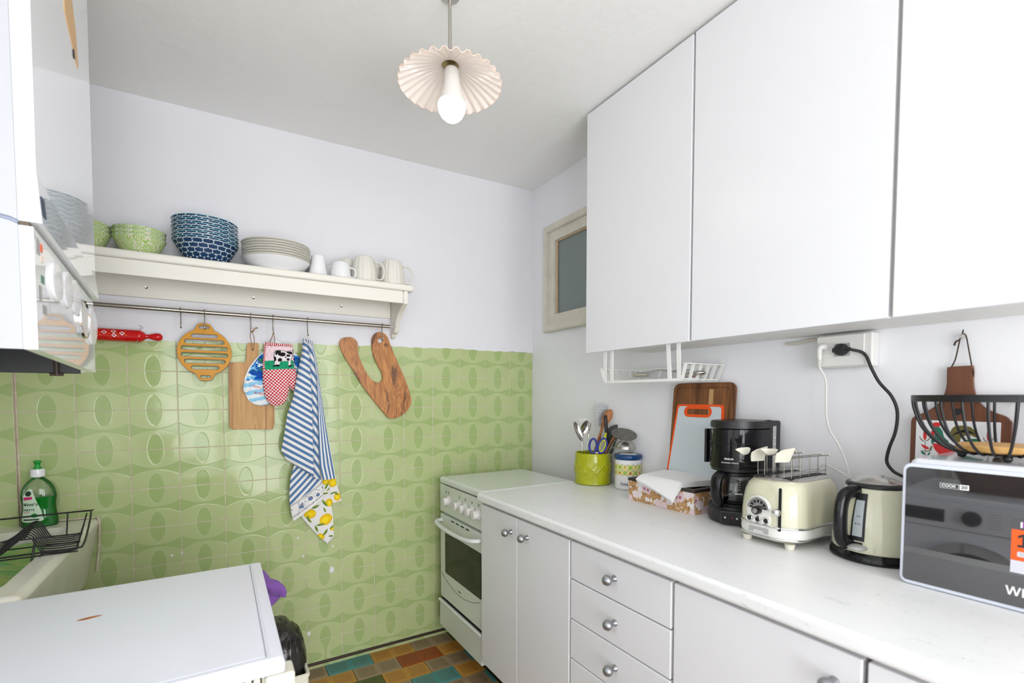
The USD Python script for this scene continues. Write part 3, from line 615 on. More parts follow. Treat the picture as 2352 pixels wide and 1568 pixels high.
def lemon(x, z, s, t):
    c = np.tile(WHITE, (len(x), 1)); n = meshkit.fbm(np.stack([x*60, z*60, 0*x], 1), 3, 3)
    P2 = back([(640+a*.1658, 1000+b*.1658) for a, b in [(435, 1085), (655, 1160), (760, 650), (820, 850), (705, 930), (585, 1400), (655, 640), (750, 1290)]], -.03)
    for k, ((cx, cz), r) in enumerate(zip(P2, (.024, .028, .022, .018, .018, .016, .016, .010))):
        a = .5*k; dx, dz = (x-cx)*math.cos(a)+(z-cz)*math.sin(a), -(x-cx)*math.sin(a)+(z-cz)*math.cos(a); e = np.sqrt((dx/1.18)**2+dz**2+.0000*n)/r
        m_ = e < 1; c[m_] = mx(np.clip(e[m_]*1.1-.25+(n[m_]-.5)*.9, 0, 1), S(250, 222, 40), S(226, 170, 16))
    LV = [(510, 985, 20, .021), (640, 935, -55, .024), (665, 700, 60, .020), (650, 800, 0, .016), (425, 1170, -60, .020), (580, 1230, 5, .022), (525, 1290, -70, .019), (645, 1340, 55, .022), (735, 1270, 40, .015), (725, 1390, -10, .015), (640, 1030, -70, .016), (690, 745, 50, .013), (750, 800, 30, .014), (810, 810, -35, .014), (790, 790, 15, .012), (400, 1130, 50, .012)]
    for (cx, cz), (_, _, a, l) in zip(back([(640+q[0]*.1658, 1000+q[1]*.1658) for q in LV], -.03), LV):
        a = math.radians(a); u, v = (x-cx)*math.cos(a)+(z-cz)*math.sin(a), -(x-cx)*math.sin(a)+(z-cz)*math.cos(a)
        w = .30*(1-(u/l)**2)*l; m_ = (abs(u) < l) & (abs(v) < w); c[m_] = mx((v[m_] > 0)*.8+.2*(n[m_] > .5), S(70, 110, 36), S(150, 168, 60))
    return c
lt = thing('lemon_tea_towel', 'white tea towel printed with yellow lemons, behind the striped one', 'tea towel', (-1.3, -.03, .8))
part(lt, 'front_fold', panel(C4([(880, 1020), (862, 1150), (840, 1290), (838, 1305), (852, 1325), (905, 1385), (955, 1440), (1002, 1481)]), C4([(1010, 1020), (1012, 1070), (1018, 1180), (1026, 1230), (1038, 1300), (1042, 1380), (1046, 1434), (1003, 1482)]), 110, 220, -.016, lambda s, t: .006+.008*np.sin(PI*s), lemon), 'paint_cloth', True)
part(lt, 'rear_fold', panel(C4([(990, 1020), (1003, 1100), (1014, 1180), (1024, 1232)]), C4([(1042, 1040), (1056, 1085), (1075, 1150), (1094, 1213)]), 60, 100, -.012, lambda s, t: .002+.006*np.sin(PI*s), lemon), 'paint_cloth', True)
part(lt, 'upper_cloth', panel(C4([(868, 240), (850, 600), (870, 1060)]), C4([(900, 240), (960, 700), (1020, 1060)]), 14, 40, -.022, lambda s, t: .004+0*s, lambda x, z, s, t: np.tile(WHITE, (len(x), 1))), 'paint_cloth', True)

# ---- oven mitts
C1 = lambda pts: [(550+a*.15306, 770+b*.15306) for a, b in pts]
def pillow(L, R, ns, nt, y, T, colour, quilt=0, base=.002):
    def d(s, t): return base+T*np.sqrt(np.clip(1-(2*s-1)**2, 0, 1))*np.clip(np.sin(PI*np.clip(.10+.9*t, 0, 1))*1.4, .25, 1)+quilt*np.abs(np.sin(s*22+t*26))*np.abs(np.sin(s*22-t*26))
    return panel(L, R, ns, nt, y, d, colour, .004)
RED = np.array(S(196, 22, 44))
def inside(P, x, z):
    r = np.zeros(len(x), bool); n = len(P)
    for i in range(n):
        (x0, z0), (x1, z1) = P[i], P[(i+1) % n]; k = (z0 > z) != (z1 > z)
        with np.errstate(divide='ignore', invalid='ignore'): r ^= k & (x < (x1-x0)*(z-z0)/(z1-z0+1e-15)+x0)
    return r
def gingham(x, z, per=.0079):
    a = .08; u, v = x*math.cos(a)+z*math.sin(a), -x*math.sin(a)+z*math.cos(a); ch = ((np.floor(u/per)+np.floor(v/per)) % 2) > .5
    return mx(ch*1.0, S(240, 226, 226), RED)
CP = dict(pink=[(395, 160), (800, 165), (805, 385), (385, 385)], green=[(372, 385), (460, 378), (815, 375), (825, 500), (385, 515)])
COW = [(545, 232), (600, 225), (700, 245), (745, 235), (800, 225), (805, 260), (790, 320), (770, 365), (770, 455), (735, 470), (735, 390), (680, 385), (610, 395), (585, 460), (515, 462), (530, 400), (520, 330), (525, 265)]
SPOTS = [[(560, 230), (620, 232), (615, 260), (575, 275), (550, 300), (535, 260)], [(590, 262), (680, 262), (685, 300), (640, 318), (580, 295)], [(520, 320), (545, 330), (548, 380), (525, 378)], [(580, 350), (625, 345), (635, 385), (580, 392)], [(710, 290), (755, 290), (755, 316), (710, 318)], [(705, 350), (745, 345), (750, 370), (720, 382)], [(700, 252), (740, 240), (790, 250), (790, 285), (735, 275)], [(512, 446), (590, 440), (590, 468), (512, 466)], [(735, 455), (782, 440), (780, 466), (735, 474)], [(680, 322), (700, 322), (698, 336), (680, 336)]]
def red_mitt(x, z, s, t):
    c = gingham(x, z); B = lambda q: back(C1(q), -.075)
    m_ = inside(B(CP['pink']), x, z); c[m_] = np.array(S(240, 214, 220))*(.93+.07*(np.sin(x[m_]*500)*np.sin(z[m_]*500) > 0))[:, None]
    c[inside(B(CP['green']), x, z)] = S(32, 158, 112)
    cow = B(COW); m_ = inside(cow, x, z); cx, cz = cow.mean(0)
    c[inside((cow-[cx, cz])*1.06+[cx, cz], x, z)] = S(24, 22, 26); c[m_] = S(234, 226, 228)
    for sp in SPOTS: c[inside(spline(B(sp), 40, True), x, z)] = S(24, 22, 26)
    for px, py in ((440, 432), (490, 470), (500, 400), (630, 435), (700, 470), (800, 440)):
        (gx, gz), = B([(px, py)]); c[(abs(x-gx) < .0022) & (abs(z-gz) < .0016)] = S(20, 60, 50)
    return c
rm = thing('oven_mitt', 'red gingham oven mitt with a cow patch', 'oven mitt', (-1.51, -.06, 1.5), 'oven mitts on the rail')
part(rm, 'hand', pillow(C1([(378, 112), (360, 250), (350, 420), (345, 600), (355, 760), (375, 890), (420, 990), (480, 1042), (545, 1062)]), C1([(790, 140), (805, 250), (815, 380), (828, 500), (812, 620), (745, 720), (740, 850), (700, 980), (640, 1040), (546, 1063)]), 170, 300, -.055, .022, red_mitt, .0025), 'paint_cloth', True)
part(rm, 'thumb', pillow(C1([(780, 500), (745, 600), (735, 690), (745, 770), (790, 830), (810, 838)]), C1([(835, 500), (858, 560), (858, 640), (848, 740), (830, 810), (812, 839)]), 50, 90, -.055, .016, lambda x, z, s, t: gingham(x, z), .001), 'paint_cloth', True)
part(rm, 'cuff_binding', pillow(C1([(376, 106), (378, 150)]), C1([(792, 140), (796, 172)]), 90, 14, -.066, .012, lambda x, z, s, t: mx((np.sin(x*700) > 0)*1.0, S(242, 226, 228), RED)), 'paint_cloth', True)
part(rm, 'side_binding', pillow(C1([(372, 150), (362, 260), (350, 400), (345, 500)]), C1([(402, 155), (392, 260), (378, 400), (374, 510)]), 14, 90, -.062, .010, lambda x, z, s, t: mx((np.sin(z*700) > 0)*1.0, S(242, 226, 228), RED)), 'paint_cloth', True)
part(rm, 'hanging_loop', tube(spline([(-1.545, -.07, 1.645), (-1.535, -.095, 1.672), (-1.5295, -.109, 1.691), (-1.525, -.1, 1.675), (-1.522, -.08, 1.645)], 24), .0019, 6), 'twine')
def blue_mitt(x, z, s, t):
    c = np.tile(np.array(S(236, 238, 240)), (len(x), 1)); (x0, z0), (x1, z1) = back(C1([(50, 400), (400, 1050)]), -.05); v = (z-z0)/(z1-z0); n = meshkit.fbm(np.stack([x*55, z*55, 0*x], 1), 4, 11); a = v+(x-x0)*1.2
    w = (np.sin(a*34+n*3) > .05); c[w & (v > .1)] = S(150, 206, 236)
    m_ = (v > -.2) & (v < .42) & (n > .42); c[m_] = S(40, 128, 206)
    m_ = (v > -.15) & (v < .38) & (n > .53); c[m_] = S(22, 76, 172)
    m_ = (v > -.1) & (v < .2) & (n > .60); c[m_] = S(60, 130, 110)
    m_ = (v > -.1) & (v < .3) & (abs(n-.5) < .012); c[m_] = S(36, 30, 60)
    c[(s < .035)] = S(240, 240, 240)
    return c
bm = thing('oven_mitt', 'blue and white wave patterned oven mitt behind the red one', 'oven mitt', (-1.56, -.04, 1.5), 'oven mitts on the rail')
part(bm, 'hand', pillow(C1([(480, 70), (365, 230), (250, 340), (140, 480), (80, 620), (55, 760), (85, 880), (130, 970), (220, 1035), (320, 1053)]), C1([(570, 70), (720, 180), (860, 290), (910, 350), (895, 480), (840, 620), (700, 800), (560, 930), (450, 1030), (322, 1054)]), 150, 240, -.0315, .012, blue_mitt), 'paint_cloth', True)
part(bm, 'thumb', pillow(C1([(90, 680), (60, 720), (50, 790), (60, 850), (100, 880)]), C1([(150, 690), (170, 740), (165, 800), (140, 850), (105, 882)]), 40, 60, -.042, .010, blue_mitt), 'paint_cloth', True)
mat('print_red', S(206, 52, 48), .8)
for w, px, py, h in (('Como', 262, 775, .0105), ('Lago di', 300, 870, .0095)):
    (tx, tz), = back(C1([(px, py)]), -.055); g_ = centred(text(w, h, .0035)).rot('z', 165)
    part(bm, 'printed_word', on_back(g_.at(tx, tz, 0), -.0465), 'print_red', False)
# ================================================================ crockery on the shelf
SZ = 1.9635
NAVY, TEAL = np.array(S(22, 56, 96)), np.array(S(140, 206, 206))
def bowl_mesh(R, H, rb, outer, rim, inner, n=300):
    hs = np.linspace(0, 1, 34); po = [(rb+(R-rb)*h**.85, H*h) for h in hs]; pi_ = [(r-.004, max(z, .006)) for r, z in po[::-1]]
    prof = [(0, .003), (rb-.006, .003), (rb-.004, 0)]+po+[(R-.002, H+.0012)]+pi_+[(0, .006)]
    m = lathe(prof, n); k = len(prof); r = np.linalg.norm(m.v[:, :2], axis=1); th = np.arctan2(m.v[:, 1], m.v[:, 0]); i = np.tile(np.arange(k), n)
    c = np.tile(np.asarray(inner, float), (len(m.v), 1)); o = (i > 2) & (i < 36); c[o] = outer(th[o], m.v[o, 2]/H, R, H); c[(i >= 36) & (i <= 38)] = rim; c[(i <= 2)] = inner
    m.c = c; return m
def lattice(th, h, R, H):
    k = 19; u, w = th/(2*PI)*k, h*H/.0335+.2
    p, q = (u+w), (u-w)
    a = abs(((p-.15*np.sin(2*PI*q)) % 1)-.5); b = abs(((q-.15*np.sin(2*PI*p)) % 1)-.5); d = np.minimum(a, b)
    return mx(sst(.070, .045, d), NAVY, S(214, 226, 230))
GREEN, CREAMY = np.array(S(150, 190, 80)), np.array(S(222, 218, 196))
def daisies(th, h, R, H):
    u, w = th*R, h*H*1.15; best = np.full(len(u), 9.0); ang = np.zeros(len(u)); rng = np.random.default_rng(9); L = 2*PI*R
    big = [(a*L/6+rng.normal(0, .004), .034+.012*(-1)**a, .030) for a in range(6)]+[(a*L/9+.02, .006+.008*rng.random(), .020) for a in range(9)]+[(a*L/9+.05, .062+.008*rng.random(), .020) for a in range(9)]
    for cu, cw, r in big:
        du = (u-cu+L/2) % L-L/2; e = np.sqrt(du**2+(w-cw)**2)/r; m_ = e < best; best[m_] = e[m_]; ang[m_] = np.arctan2(w-cw, du)[m_]
    f = np.full(len(u), .0); pet = (np.cos(16*ang) > -.35) & (best > .36) & (best < .95); f[pet] = 1; f[(best < .28) & (best > .14)] = 1
    e2 = best >= 1.02; f[e2] = (meshkit.noise(np.stack([u[e2]*330, w[e2]*330, 0*u[e2]], 1), 5) > .52)
    return mx(f, CREAMY, GREEN)
def stack(name, n, mesh, x, y, z0, dz, label, cat, group, m='paint_gloss', jit=.0015, seed=1):
    rg = np.random.default_rng(seed); first = None
    words = ['lowest', 'second from the bottom', 'third from the bottom', 'fourth from the bottom', 'fifth from the bottom', 'sixth from the bottom', 'seventh from the bottom', 'eighth from the bottom']
    for k in range(n):
        w = 'topmost' if k == n-1 else words[k]; loc = (x+rg.normal(0, jit), y+rg.normal(0, jit), z0+k*dz); lb = label.format(w)
        if first is None:
            first = thing(name, lb, cat, loc, group); part(first, 'body', mesh, m, True, local=True)
        else: copy(first, loc, lb, group=group)
    return first
blue = bowl_mesh(.124, .094, .068, lattice, TEAL, S(226, 234, 232))
stack('bowl', 6, blue, -1.788, -.128, SZ, .0172, 'navy bowl with white trellis pattern, {} of its stack', 'bowl', 'navy trellis bowls stacked on the shelf')
gr = bowl_mesh(.0905, .074, .052, daisies, S(170, 206, 190), S(224, 228, 206))
g1 = stack('bowl', 3, gr, -2.018, -.13, SZ, .0165, 'green flower patterned bowl in the stack beside the navy bowls, {}', 'bowl', 'green flower bowls in the stack beside the navy bowls', jit=.0006, seed=2)
for k, w in enumerate(('lowest', 'middle', 'topmost')): copy(g1, (-2.198, -.128, SZ+k*.0165), f'green flower patterned bowl in the stack half behind the boiler, {w}', rotz=0, group='green flower bowls in the stack by the boiler')
mat('porcelain_warm', S(226, 222, 212), .12, spec=.5); mat('porcelain', S(238, 238, 240), .1, spec=.5); mat('porcelain_grey', S(206, 204, 196), .2)
deep = lathe([(0, .004), (.085, .004), (.086, 0), (.092, 0), (.118, .022), (.137, .046), (.1385, .049), (.136, .049), (.115, .026), (.09, .008), (0, .008)], 72)
p0 = thing('deep_plate', 'pale greenish white deep plate at the bottom of the plate stack', 'plate', (-1.512, -.15, SZ)); part(p0, 'body', deep, 'porcelain', 50, local=True)
plate = lathe([(0, .003), (.084, .003), (.085, 0), (.09, 0), (.108, .008), (.1415, .0175), (.143, .0195), (.1415, .0215), (.107, .0135), (.088, .006), (0, .006)], 72)
stack('plate', 7, plate, -1.512, -.15, SZ+.0335, .0112, 'cream dinner plate in the tall stack beside the navy bowls, {}', 'plate', 'dinner plates stacked on the shelf', 'porcelain_warm', .0016, 5)
# cups
def handle(r0, z0, z1, out, t=.0052, side=0):
    P = spline([(r0-.004, 0, z1), (r0+out*.55, 0, z1-.004), (r0+out*.95, 0, z1-(z1-z0)*.38), (r0+out*.9, 0, z0+(z1-z0)*.18), (r0+out*.55, 0, z0), (r0-.002, 0, z0+.006)], 30)
    return tube(P, t, 10, flat=(1.25, .9))
tb = thing('tumbler', 'plain white tapered cup turned upside down next to the plates', 'cup', (-1.335, -.16, SZ))
part(tb, 'body', lathe([(.040, .0), (.0432, .0), (.0435, .006), (.0375, .04), (.0325, .075), (.0305, .095), (.0275, .1005), (.0, .1015)], 48), 'porcelain', 50, local=True)
tb2 = copy(tb, (-1.338, -.058, SZ), 'plain white tapered cup upside down, half hidden behind the first one')
def fluted(prof, n=180, k=22, amp=.0009, tw=0):
    m = lathe(prof, n); th = np.arctan2(m.v[:, 1], m.v[:, 0]); r = np.linalg.norm(m.v[:, :2], axis=1); q = 1-amp/np.maximum(r, .01)*(np.abs(np.sin(k/2*th+tw*m.v[:, 2]))**.5*-1+1)*1.8
    v = m.v.copy(); v[:, :2] *= q[:, None]; return M(v, m.f)
fc = thing('cup', 'small white twisted-fluted cup with a handle, upside down', 'cup', (-1.232, -.165, SZ), rotz=-35)
zs_ = np.linspace(0, 1, 20); part(fc, 'body', fluted([(.046, 0)]+[(.0485-.014*h**2.2, .083*h) for h in zs_]+[(.026, .086), (.0235, .088), (.0235, .091), (.0, .091)], 200, 26, .0011, 30), 'porcelain', True, local=True)
part(fc, 'handle', handle(.045, .010, .058, .03, .0045), 'porcelain', True, local=True)
copy(fc, (-1.252, -.062, SZ), 'small white fluted cup upside down, behind the front one', rotz=-150)
mg = thing('mug', 'cream panelled mug upside down, left of the two front mugs', 'mug', (-1.118, -.165, SZ), 'cream panelled mugs', rotz=-38)
zs_ = np.linspace(0, 1, 24); mug = fluted([(.058, 0)]+[(.0625-.0175*h**2.6, .122*h) for h in zs_]+[(.040, .1265), (.036, .128), (0, .128)], 160, 14, .0016)
part(mg, 'body', mug, 'porcelain_warm', True, local=True); part(mg, 'handle', handle(.058, .012, .098, .046, .0052), 'porcelain_warm', True, local=True)
copy(mg, (-.976, -.168, SZ), 'cream panelled mug upside down, nearest the right end of the shelf', rotz=-30)
copy(mg, (-1.178, -.064, SZ), 'cream panelled mug upside down in the back row, left', rotz=-70)
copy(mg, (-1.035, -.064, SZ), 'cream panelled mug upside down in the back row, right', rotz=-80)

# ================================================================ on the worktop
WZ = .9455
# ---- lime utensil pot
mat('glaze_lime', S(186, 190, 30), .1, spec=.6, var=((20, 20, 20), .3, S(164, 168, 16), 2.0))
PX, PY = -.098, -.722
pot = thing('utensil_pot', 'lime green glazed pot with a raised diamond band holding utensils', 'pot', (PX, PY, WZ))
prof = [(0, .004), (.084, .004), (.088, 0), (.0935, .004)]+[(.0905+.0035*math.exp(-((z-.082)/.04)**2)+(.002 if z < .012 else 0), z) for z in np.linspace(.006, .152, 60)]+[(.0915, .157), (.0895, .160), (.086, .158), (.085, .02), (0, .012)]
pm = lathe(prof, 240); th = np.arctan2(pm.v[:, 1], pm.v[:, 0]); z = pm.v[:, 2]; r = np.linalg.norm(pm.v[:, :2], axis=1)
tri = lambda a: abs((a % 1)-.5)*2
a1, a2 = th/(2*PI)*12+(z-.085)/.048, th/(2*PI)*12-(z-.085)/.048
bmp = np.maximum(sst(.35, .1, tri(a1)), sst(.35, .1, tri(a2)))*sst(.030, .024, abs(z-.085))*(r > .088)*.0024
pm.v[:, :2] *= (1+bmp/np.maximum(r, .01))[:, None]
part(pot, 'body', pm, 'glaze_lime', True, local=True)
mat('steel_polished', (.58, .56, .53), .16, metal=1); mat('grater_steel', (.30, .30, .31), .5, metal=.6); mat('steel_dark', (.20, .185, .17), .28, metal=1)
mat('nylon_black', S(38, 40, 38), .45); mat('plastic_blue', S(36, 48, 140), .3); mat('plastic_lime', S(206, 212, 22), .35)
# frame of reference: e1 runs to the right in the picture, e2 away from the camera
e1, e2 = np.array([.80, -.60, 0]), np.array([.60, .80, 0]); U0 = np.array([PX, PY, WZ])
def pt(a, b, h): return U0+e1*a+e2*b+np.array([0, 0, h])
def rod(*P, r=.003, n=8, k=24, flat=None): return tube(spline([pt(*p) for p in P], k), r, n, flat=flat)
def frame_mesh(m, o, ax, ay, az):
    R = np.stack([ax/np.linalg.norm(ax), ay/np.linalg.norm(ay), az/np.linalg.norm(az)]); return M(np.asarray(o)+m.v@R, m.f, m.c)
def dish(r, depth, sx=1.0, sy=1.0, t=.0012, holes=0):
    a = np.linspace(0, 1, 12); pr = [(r*q, depth*(q*q-1)) for q in a]; prof = pr+[(p, z+t) for p, z in pr[::-1]]
    return lathe(prof, 48).sc(sx, sy, 1)
Zv = np.array([0, 0, 1.0])
ut = thing('serving_spoon', 'shiny steel serving spoon, leftmost in the lime pot', 'spoon', pt(-.06, 0, .02))
part(ut, 'stem', rod((-.045, 0, .02), (-.054, -.01, .12), (-.056, -.01, .19), (-.061, -.008, .225), r=.0028), 'steel_polished', 60)
part(ut, 'bowl', frame_mesh(dish(.03, .013, .72, 1.8), pt(-.077, -.012, .268), e1*.62+e2*.75+Zv*.1, Zv-.40*e1, -(e2*.62-e1*.75)), 'steel_polished', 60)
ut = thing('pasta_server', 'shiny steel toothed pasta server beside the serving spoon', 'ladle', pt(-.03, 0, .02))
part(ut, 'stem', rod((-.025, .01, .02), (-.034, .005, .12), (-.031, .005, .18), (-.022, .01, .24), (-.026, .012, .27), r=.0028), 'steel_polished', 60)
part(ut, 'bowl', frame_mesh(dish(.03, .016, .85, 1.45), pt(-.038, .004, .283), e1, Zv*1.0+.25*e1, e1*-.55-e2*.8), 'steel_polished', 60)
for k in range(5):
    q = pt(-.062+.012*k, .006, .318+.004*math.sin(k*.8)); part(ut, 'tooth', tube([q, q+Zv*.010-e1*.006, q+Zv*.015-e1*.012], [.0022, .0019, .0009], 6), 'steel_polished')
ut = thing('flat_grater', 'flat grey steel grater standing at the back of the lime pot', 'grater', pt(0, .04, .02))
blade = prism([(-.020, -.062), (.010, -.060), (.030, -.046), (.044, .047), (.002, .055), (-.040, .050), (-.038, -.050)], .0018, .0005, holes=[circle(.0026, 8, -.028+.0150*i+.005*(j % 2), -.036+.0155*j) for i in range(5) for j in range(6)])
part(ut, 'blade', frame_mesh(blade, pt(.057, .055, .353), e1, Zv, -e2), 'grater_steel')
part(ut, 'handle', rod((.015, .03, .02), (.03, .045, .15), (.050, .05, .30), r=.005), 'wood_spoon')
ut = thing('wooden_spoon', 'brown wooden spoon with its bowl up in front of the grater', 'spoon', pt(.02, 0, .02))
part(ut, 'handle', rod((-.015, .02, .02), (.015, .01, .18), (.055, 0, .31), r=.0058), 'wood_spoon', 60)
part(ut, 'bowl', frame_mesh(ball(.032, 24, 14, .78, 1.35, .32), pt(.072, -.004, .343), e1, Zv+.32*e1, -e2), 'wood_spoon', True)
ut = thing('wooden_spoon', 'second wooden spoon, only its dark tip showing at the right of the black turner', 'spoon', pt(.05, .03, .02))
part(ut, 'handle', rod((.02, .03, .02), (.06, .03, .15), (.112, .03, .27), r=.005), 'wood_spoon', 60)
part(ut, 'bowl', frame_mesh(ball(.018, 20, 12, .6, 1.4, .4), pt(.124, .03, .292), e1, Zv+.45*e1, -e2), 'wood_spoon', True)
ut = thing('kitchen_knife', 'dark green-grey handled tool leaning in the middle of the lime pot', 'kitchen tool', pt(.01, 0, .02))
part(ut, 'handle', rod((.066, -.01, .17), (.069, -.012, .24), (.062, -.014, .335), (.060, -.014, .347), r=np.array([.010]*20+[.0125, .0135, .0135, .009]), n=12, flat=(1, .8)), 'nylon_black', 60)
part(ut, 'blade', rod((.02, 0, .02), (.045, -.005, .10), (.063, -.01, .18), r=.004), 'steel_polished')
ut = thing('kitchen_turner', 'wide black nylon turner behind the scissors in the lime pot', 'turner', pt(.03, 0, .02))
tn = prism(spline([(-.022, -.085), (.010, -.090), (.028, -.03), (.052, .03), (.056, .052), (.030, .060), (.002, .050), (-.016, .03), (-.026, -.02)], 60, True), .004, .0015)
part(ut, 'blade', frame_mesh(tn, pt(.088, .0, .245), e1, Zv, -e2), 'nylon_black')
part(ut, 'stem', rod((.02, 0, .02), (.05, 0, .10), (.08, .002, .17), r=.005), 'nylon_black')
# scissors
sc_ = thing('scissors', 'kitchen scissors with blue and lime handles in the lime pot', 'scissors', pt(0, -.05, .05))
def loop(cx, cz, w, h, tilt, r=.0056, b=-.062, n=37): return tube([pt(cx+w*math.cos(a)*math.cos(tilt)-h*math.sin(a)*math.sin(tilt), b, cz+w*math.cos(a)*math.sin(tilt)+h*math.sin(a)*math.cos(tilt)) for a in np.linspace(0, 2*PI, n)[:-1]], r, 10, True)
part(sc_, 'left_loop', loop(-.004, .199, .0185, .036, -.05), 'plastic_blue', 60); part(sc_, 'right_loop', loop(.043, .200, .020, .038, -.28), 'plastic_blue', 60)
part(sc_, 'right_lining', loop(.043, .200, .0142, .032, -.28, .0045, -.060), 'plastic_lime', 60, label='lime lining of the right loop')
part(sc_, 'lime_tip', rod((.052, -.06, .222), (.058, -.058, .248), (.061, -.056, .266), r=np.linspace(.007, .0045, 24)), 'plastic_lime', 60)
part(sc_, 'blades', join(frame_mesh(box(-.008, .008, -.10, 0, -.001, .001), pt(.012, -.06, .165), e1+.1*Zv, Zv-.1*e1, -e2), frame_mesh(box(-.008, .008, -.10, 0, -.001, .001), pt(.026, -.058, .165), e1-.1*Zv, Zv+.1*e1, -e2)), 'steel_polished')
# skimmer and ladle lean to the right
sk = thing('skimmer', 'round perforated steel skimmer leaning right over the canister', 'skimmer', pt(.08, -.02, .05))
hs_ = [circle(.0026, 8, .0115*i+.0057*(j % 2)-.003, .0100*j) for i in range(-5, 6) for j in range(-5, 6) if math.hypot(.0115*i+.0057*(j % 2)-.003, .0100*j) < .051]
dk = prism(circle(.061, 64), .0016, .0004, holes=hs_)
ay_ = e2*.90+Zv*.42; ax_ = e1*1.0-.08*Zv
part(sk, 'disc', frame_mesh(dk, pt(.137, -.16, .266), ax_, ay_, np.cross(ax_, ay_)), 'steel_dark', 40)
part(sk, 'stem', rod((.02, .0, .02), (.055, -.03, .12), (.085, -.09, .20), (.10, -.135, .240), r=.003), 'steel_polished', 60)
ld = thing('ladle', 'steel ladle with its round bowl turned down beside the lime pot', 'ladle', pt(.08, -.02, .05))
dome = lathe([(.0475*math.sin(a), .0475*.92*math.cos(a)) for a in np.linspace(PI/2, 0, 14)]+[(.0458*math.sin(a), .0458*.92*math.cos(a)) for a in np.linspace(0, PI/2, 14)], 48)
part(ld, 'bowl', frame_mesh(dome, pt(.150, -.115, .192), e1-.05*Zv, e2, Zv+.05*e1), 'steel_brushed', 60)
part(ld, 'stem', rod((.03, -.02, .02), (.06, -.05, .13), (.082, -.07, .185), (.098, -.085, .194), r=.003), 'steel_polished', 60)
sp = thing('wooden_spatula', 'pointed wooden spatula leaning right in front of the skimmer', 'spatula', pt(.06, -.04, .05))
part(sp, 'blade', rod((.02, -.03, .04), (.055, -.05, .15), (.085, -.056, .215), (.112, -.062, .258), (.119, -.062, .270), r=np.interp(np.linspace(0, 1, 30), [0, .4, .7, .93, 1], [.004, .008, .0115, .009, .002]), n=12, k=30, flat=(1, .42)), 'wood_spoon', 60)

# ---- salt canister
CX, CYY = -.052, -.928
def can_col(v):
    z = v[:, 2]; a = np.arctan2(v[:, 1], v[:, 0])+2.36-.40; c = np.tile(np.array(S(236, 235, 236)), (len(v), 1)); u = a*.064/.0265; w = (z-.070)/.0265
    i, j = np.floor(u), np.floor(w); fu, fw2 = u-i, w-j; b = (w >= 0) & (w < 2.0); edge = np.minimum(np.minimum(fu, 1-fu), np.minimum(fw2, 1-fw2))
    c[b] = S(196, 222, 150); ev = ((i+j) % 2) < 1; cc = np.maximum(abs(fu-.5), abs(fw2-.5)); c[b & ev & (cc < .3)] = S(158, 198, 92); c[b & ~ev] = S(214, 232, 190)
    c[b & (edge < .11)] = S(250, 206, 60); c[b & (edge < .045)] = S(252, 226, 120)
    cor = np.hypot(np.minimum(fu, 1-fu), np.minimum(fw2, 1-fw2)); c[(w > -.12) & (w < 2.12) & (cor < .13)] = S(150, 178, 226)
    k = (i*3+j*5).astype(int) % 3; e = np.hypot(fu-.5, (fw2-.45)); colr = [S(226, 110, 40), S(34, 66, 140), S(240, 176, 60)]
    for q in range(3): c[b & ~ev & (k == q) & (e < .22)] = colr[q]
    c[b & ~ev & (abs(fu-.55) < .15) & (abs(fw2-.76) < .07)] = S(96, 150, 60); return c
cn = thing('salt_canister', 'white salt canister with a fruit chequer band and blue rimmed lid', 'canister', (CX, CYY, WZ))
body = lathe([(0, .003), (.056, .003), (.058, 0), (.0605, .003)]+[(.0625, z) for z in np.linspace(.008, .138, 100)]+[(.0625, .146), (0, .146)], 260)
part(cn, 'body', body.col(can_col), 'paint_gloss', True, local=True)
mat('lid_blue', S(22, 66, 118), .2)
part(cn, 'lid_ring', lathe([(.045, .145), (.063, .145), (.0675, .151), (.068, .160), (.065, .168), (.058, .171), (.048, .169), (.046, .164)], 64), 'lid_blue', 50, local=True, label='blue plastic rim')
part(cn, 'lid_top', lathe([(0, .173), (.03, .1725), (.044, .169), (.0475, .164), (0, .159)], 48), 'porcelain', 60, local=True)
part(cn, 'lettering', frame_mesh(centred(text('Sale', .0135, .0016)), np.array([CX, CYY, WZ+.030])+np.array([-.866, -.5, 0])*.0616, np.array([.5, -.866, 0]), Zv, np.array([-.866, -.5, 0])), 'lid_blue', False)

# ---- floral napkin box
def floral(v):
    u = np.where(abs(v[:, 0]-v[:, 0].min()) < .002, v[:, 1], v[:, 0]*1.0+7); w = v[:, 2]; P3 = np.stack([u*16, w*16, 0*u], 1)
    c = np.tile(np.array(S(202, 156, 104)), (len(v), 1)); rg = np.random.default_rng(21); best = np.full(len(u), 9.); kind = np.zeros(len(u), int); ang = np.zeros(len(u))
    for (u0, u1, n) in ((-1.46, -1.11, 15), (6.7, 7.0, 13)):
        for i in range(n):
            cu, cw, r = u0+(u1-u0)*((i*.618+.03) % 1), .945+.094*((i*.755+.12*rg.random()) % 1), .0165+.006*rg.random(); e = np.hypot(u-cu, (w-cw)*1.1)/r
            m_ = e < best; best[m_] = e[m_]; kind[m_] = i % 4; ang[m_] = np.arctan2(w-cw, u-cu)[m_]
    n = meshkit.fbm(P3*3.5, 3, 2); pet = best+.12*np.sin(5*ang+kind)+(n-.5)*.4
    c[(pet > 1) & (n > .62)] = S(236, 234, 236); c[(pet > 1.02) & (abs(n-.47) < .014)] = S(64, 70, 64)
    m_ = pet < 1; c[m_] = S(234, 214, 214); c[m_ & (kind % 2 == 1)] = S(238, 232, 232); c[m_ & (np.sin(best*13+1.5*np.sin(ang*3+kind)) > .6)] = S(224, 190, 198)
    c[m_ & (kind == 2) & (best < .34)] = S(190, 108, 138); return c
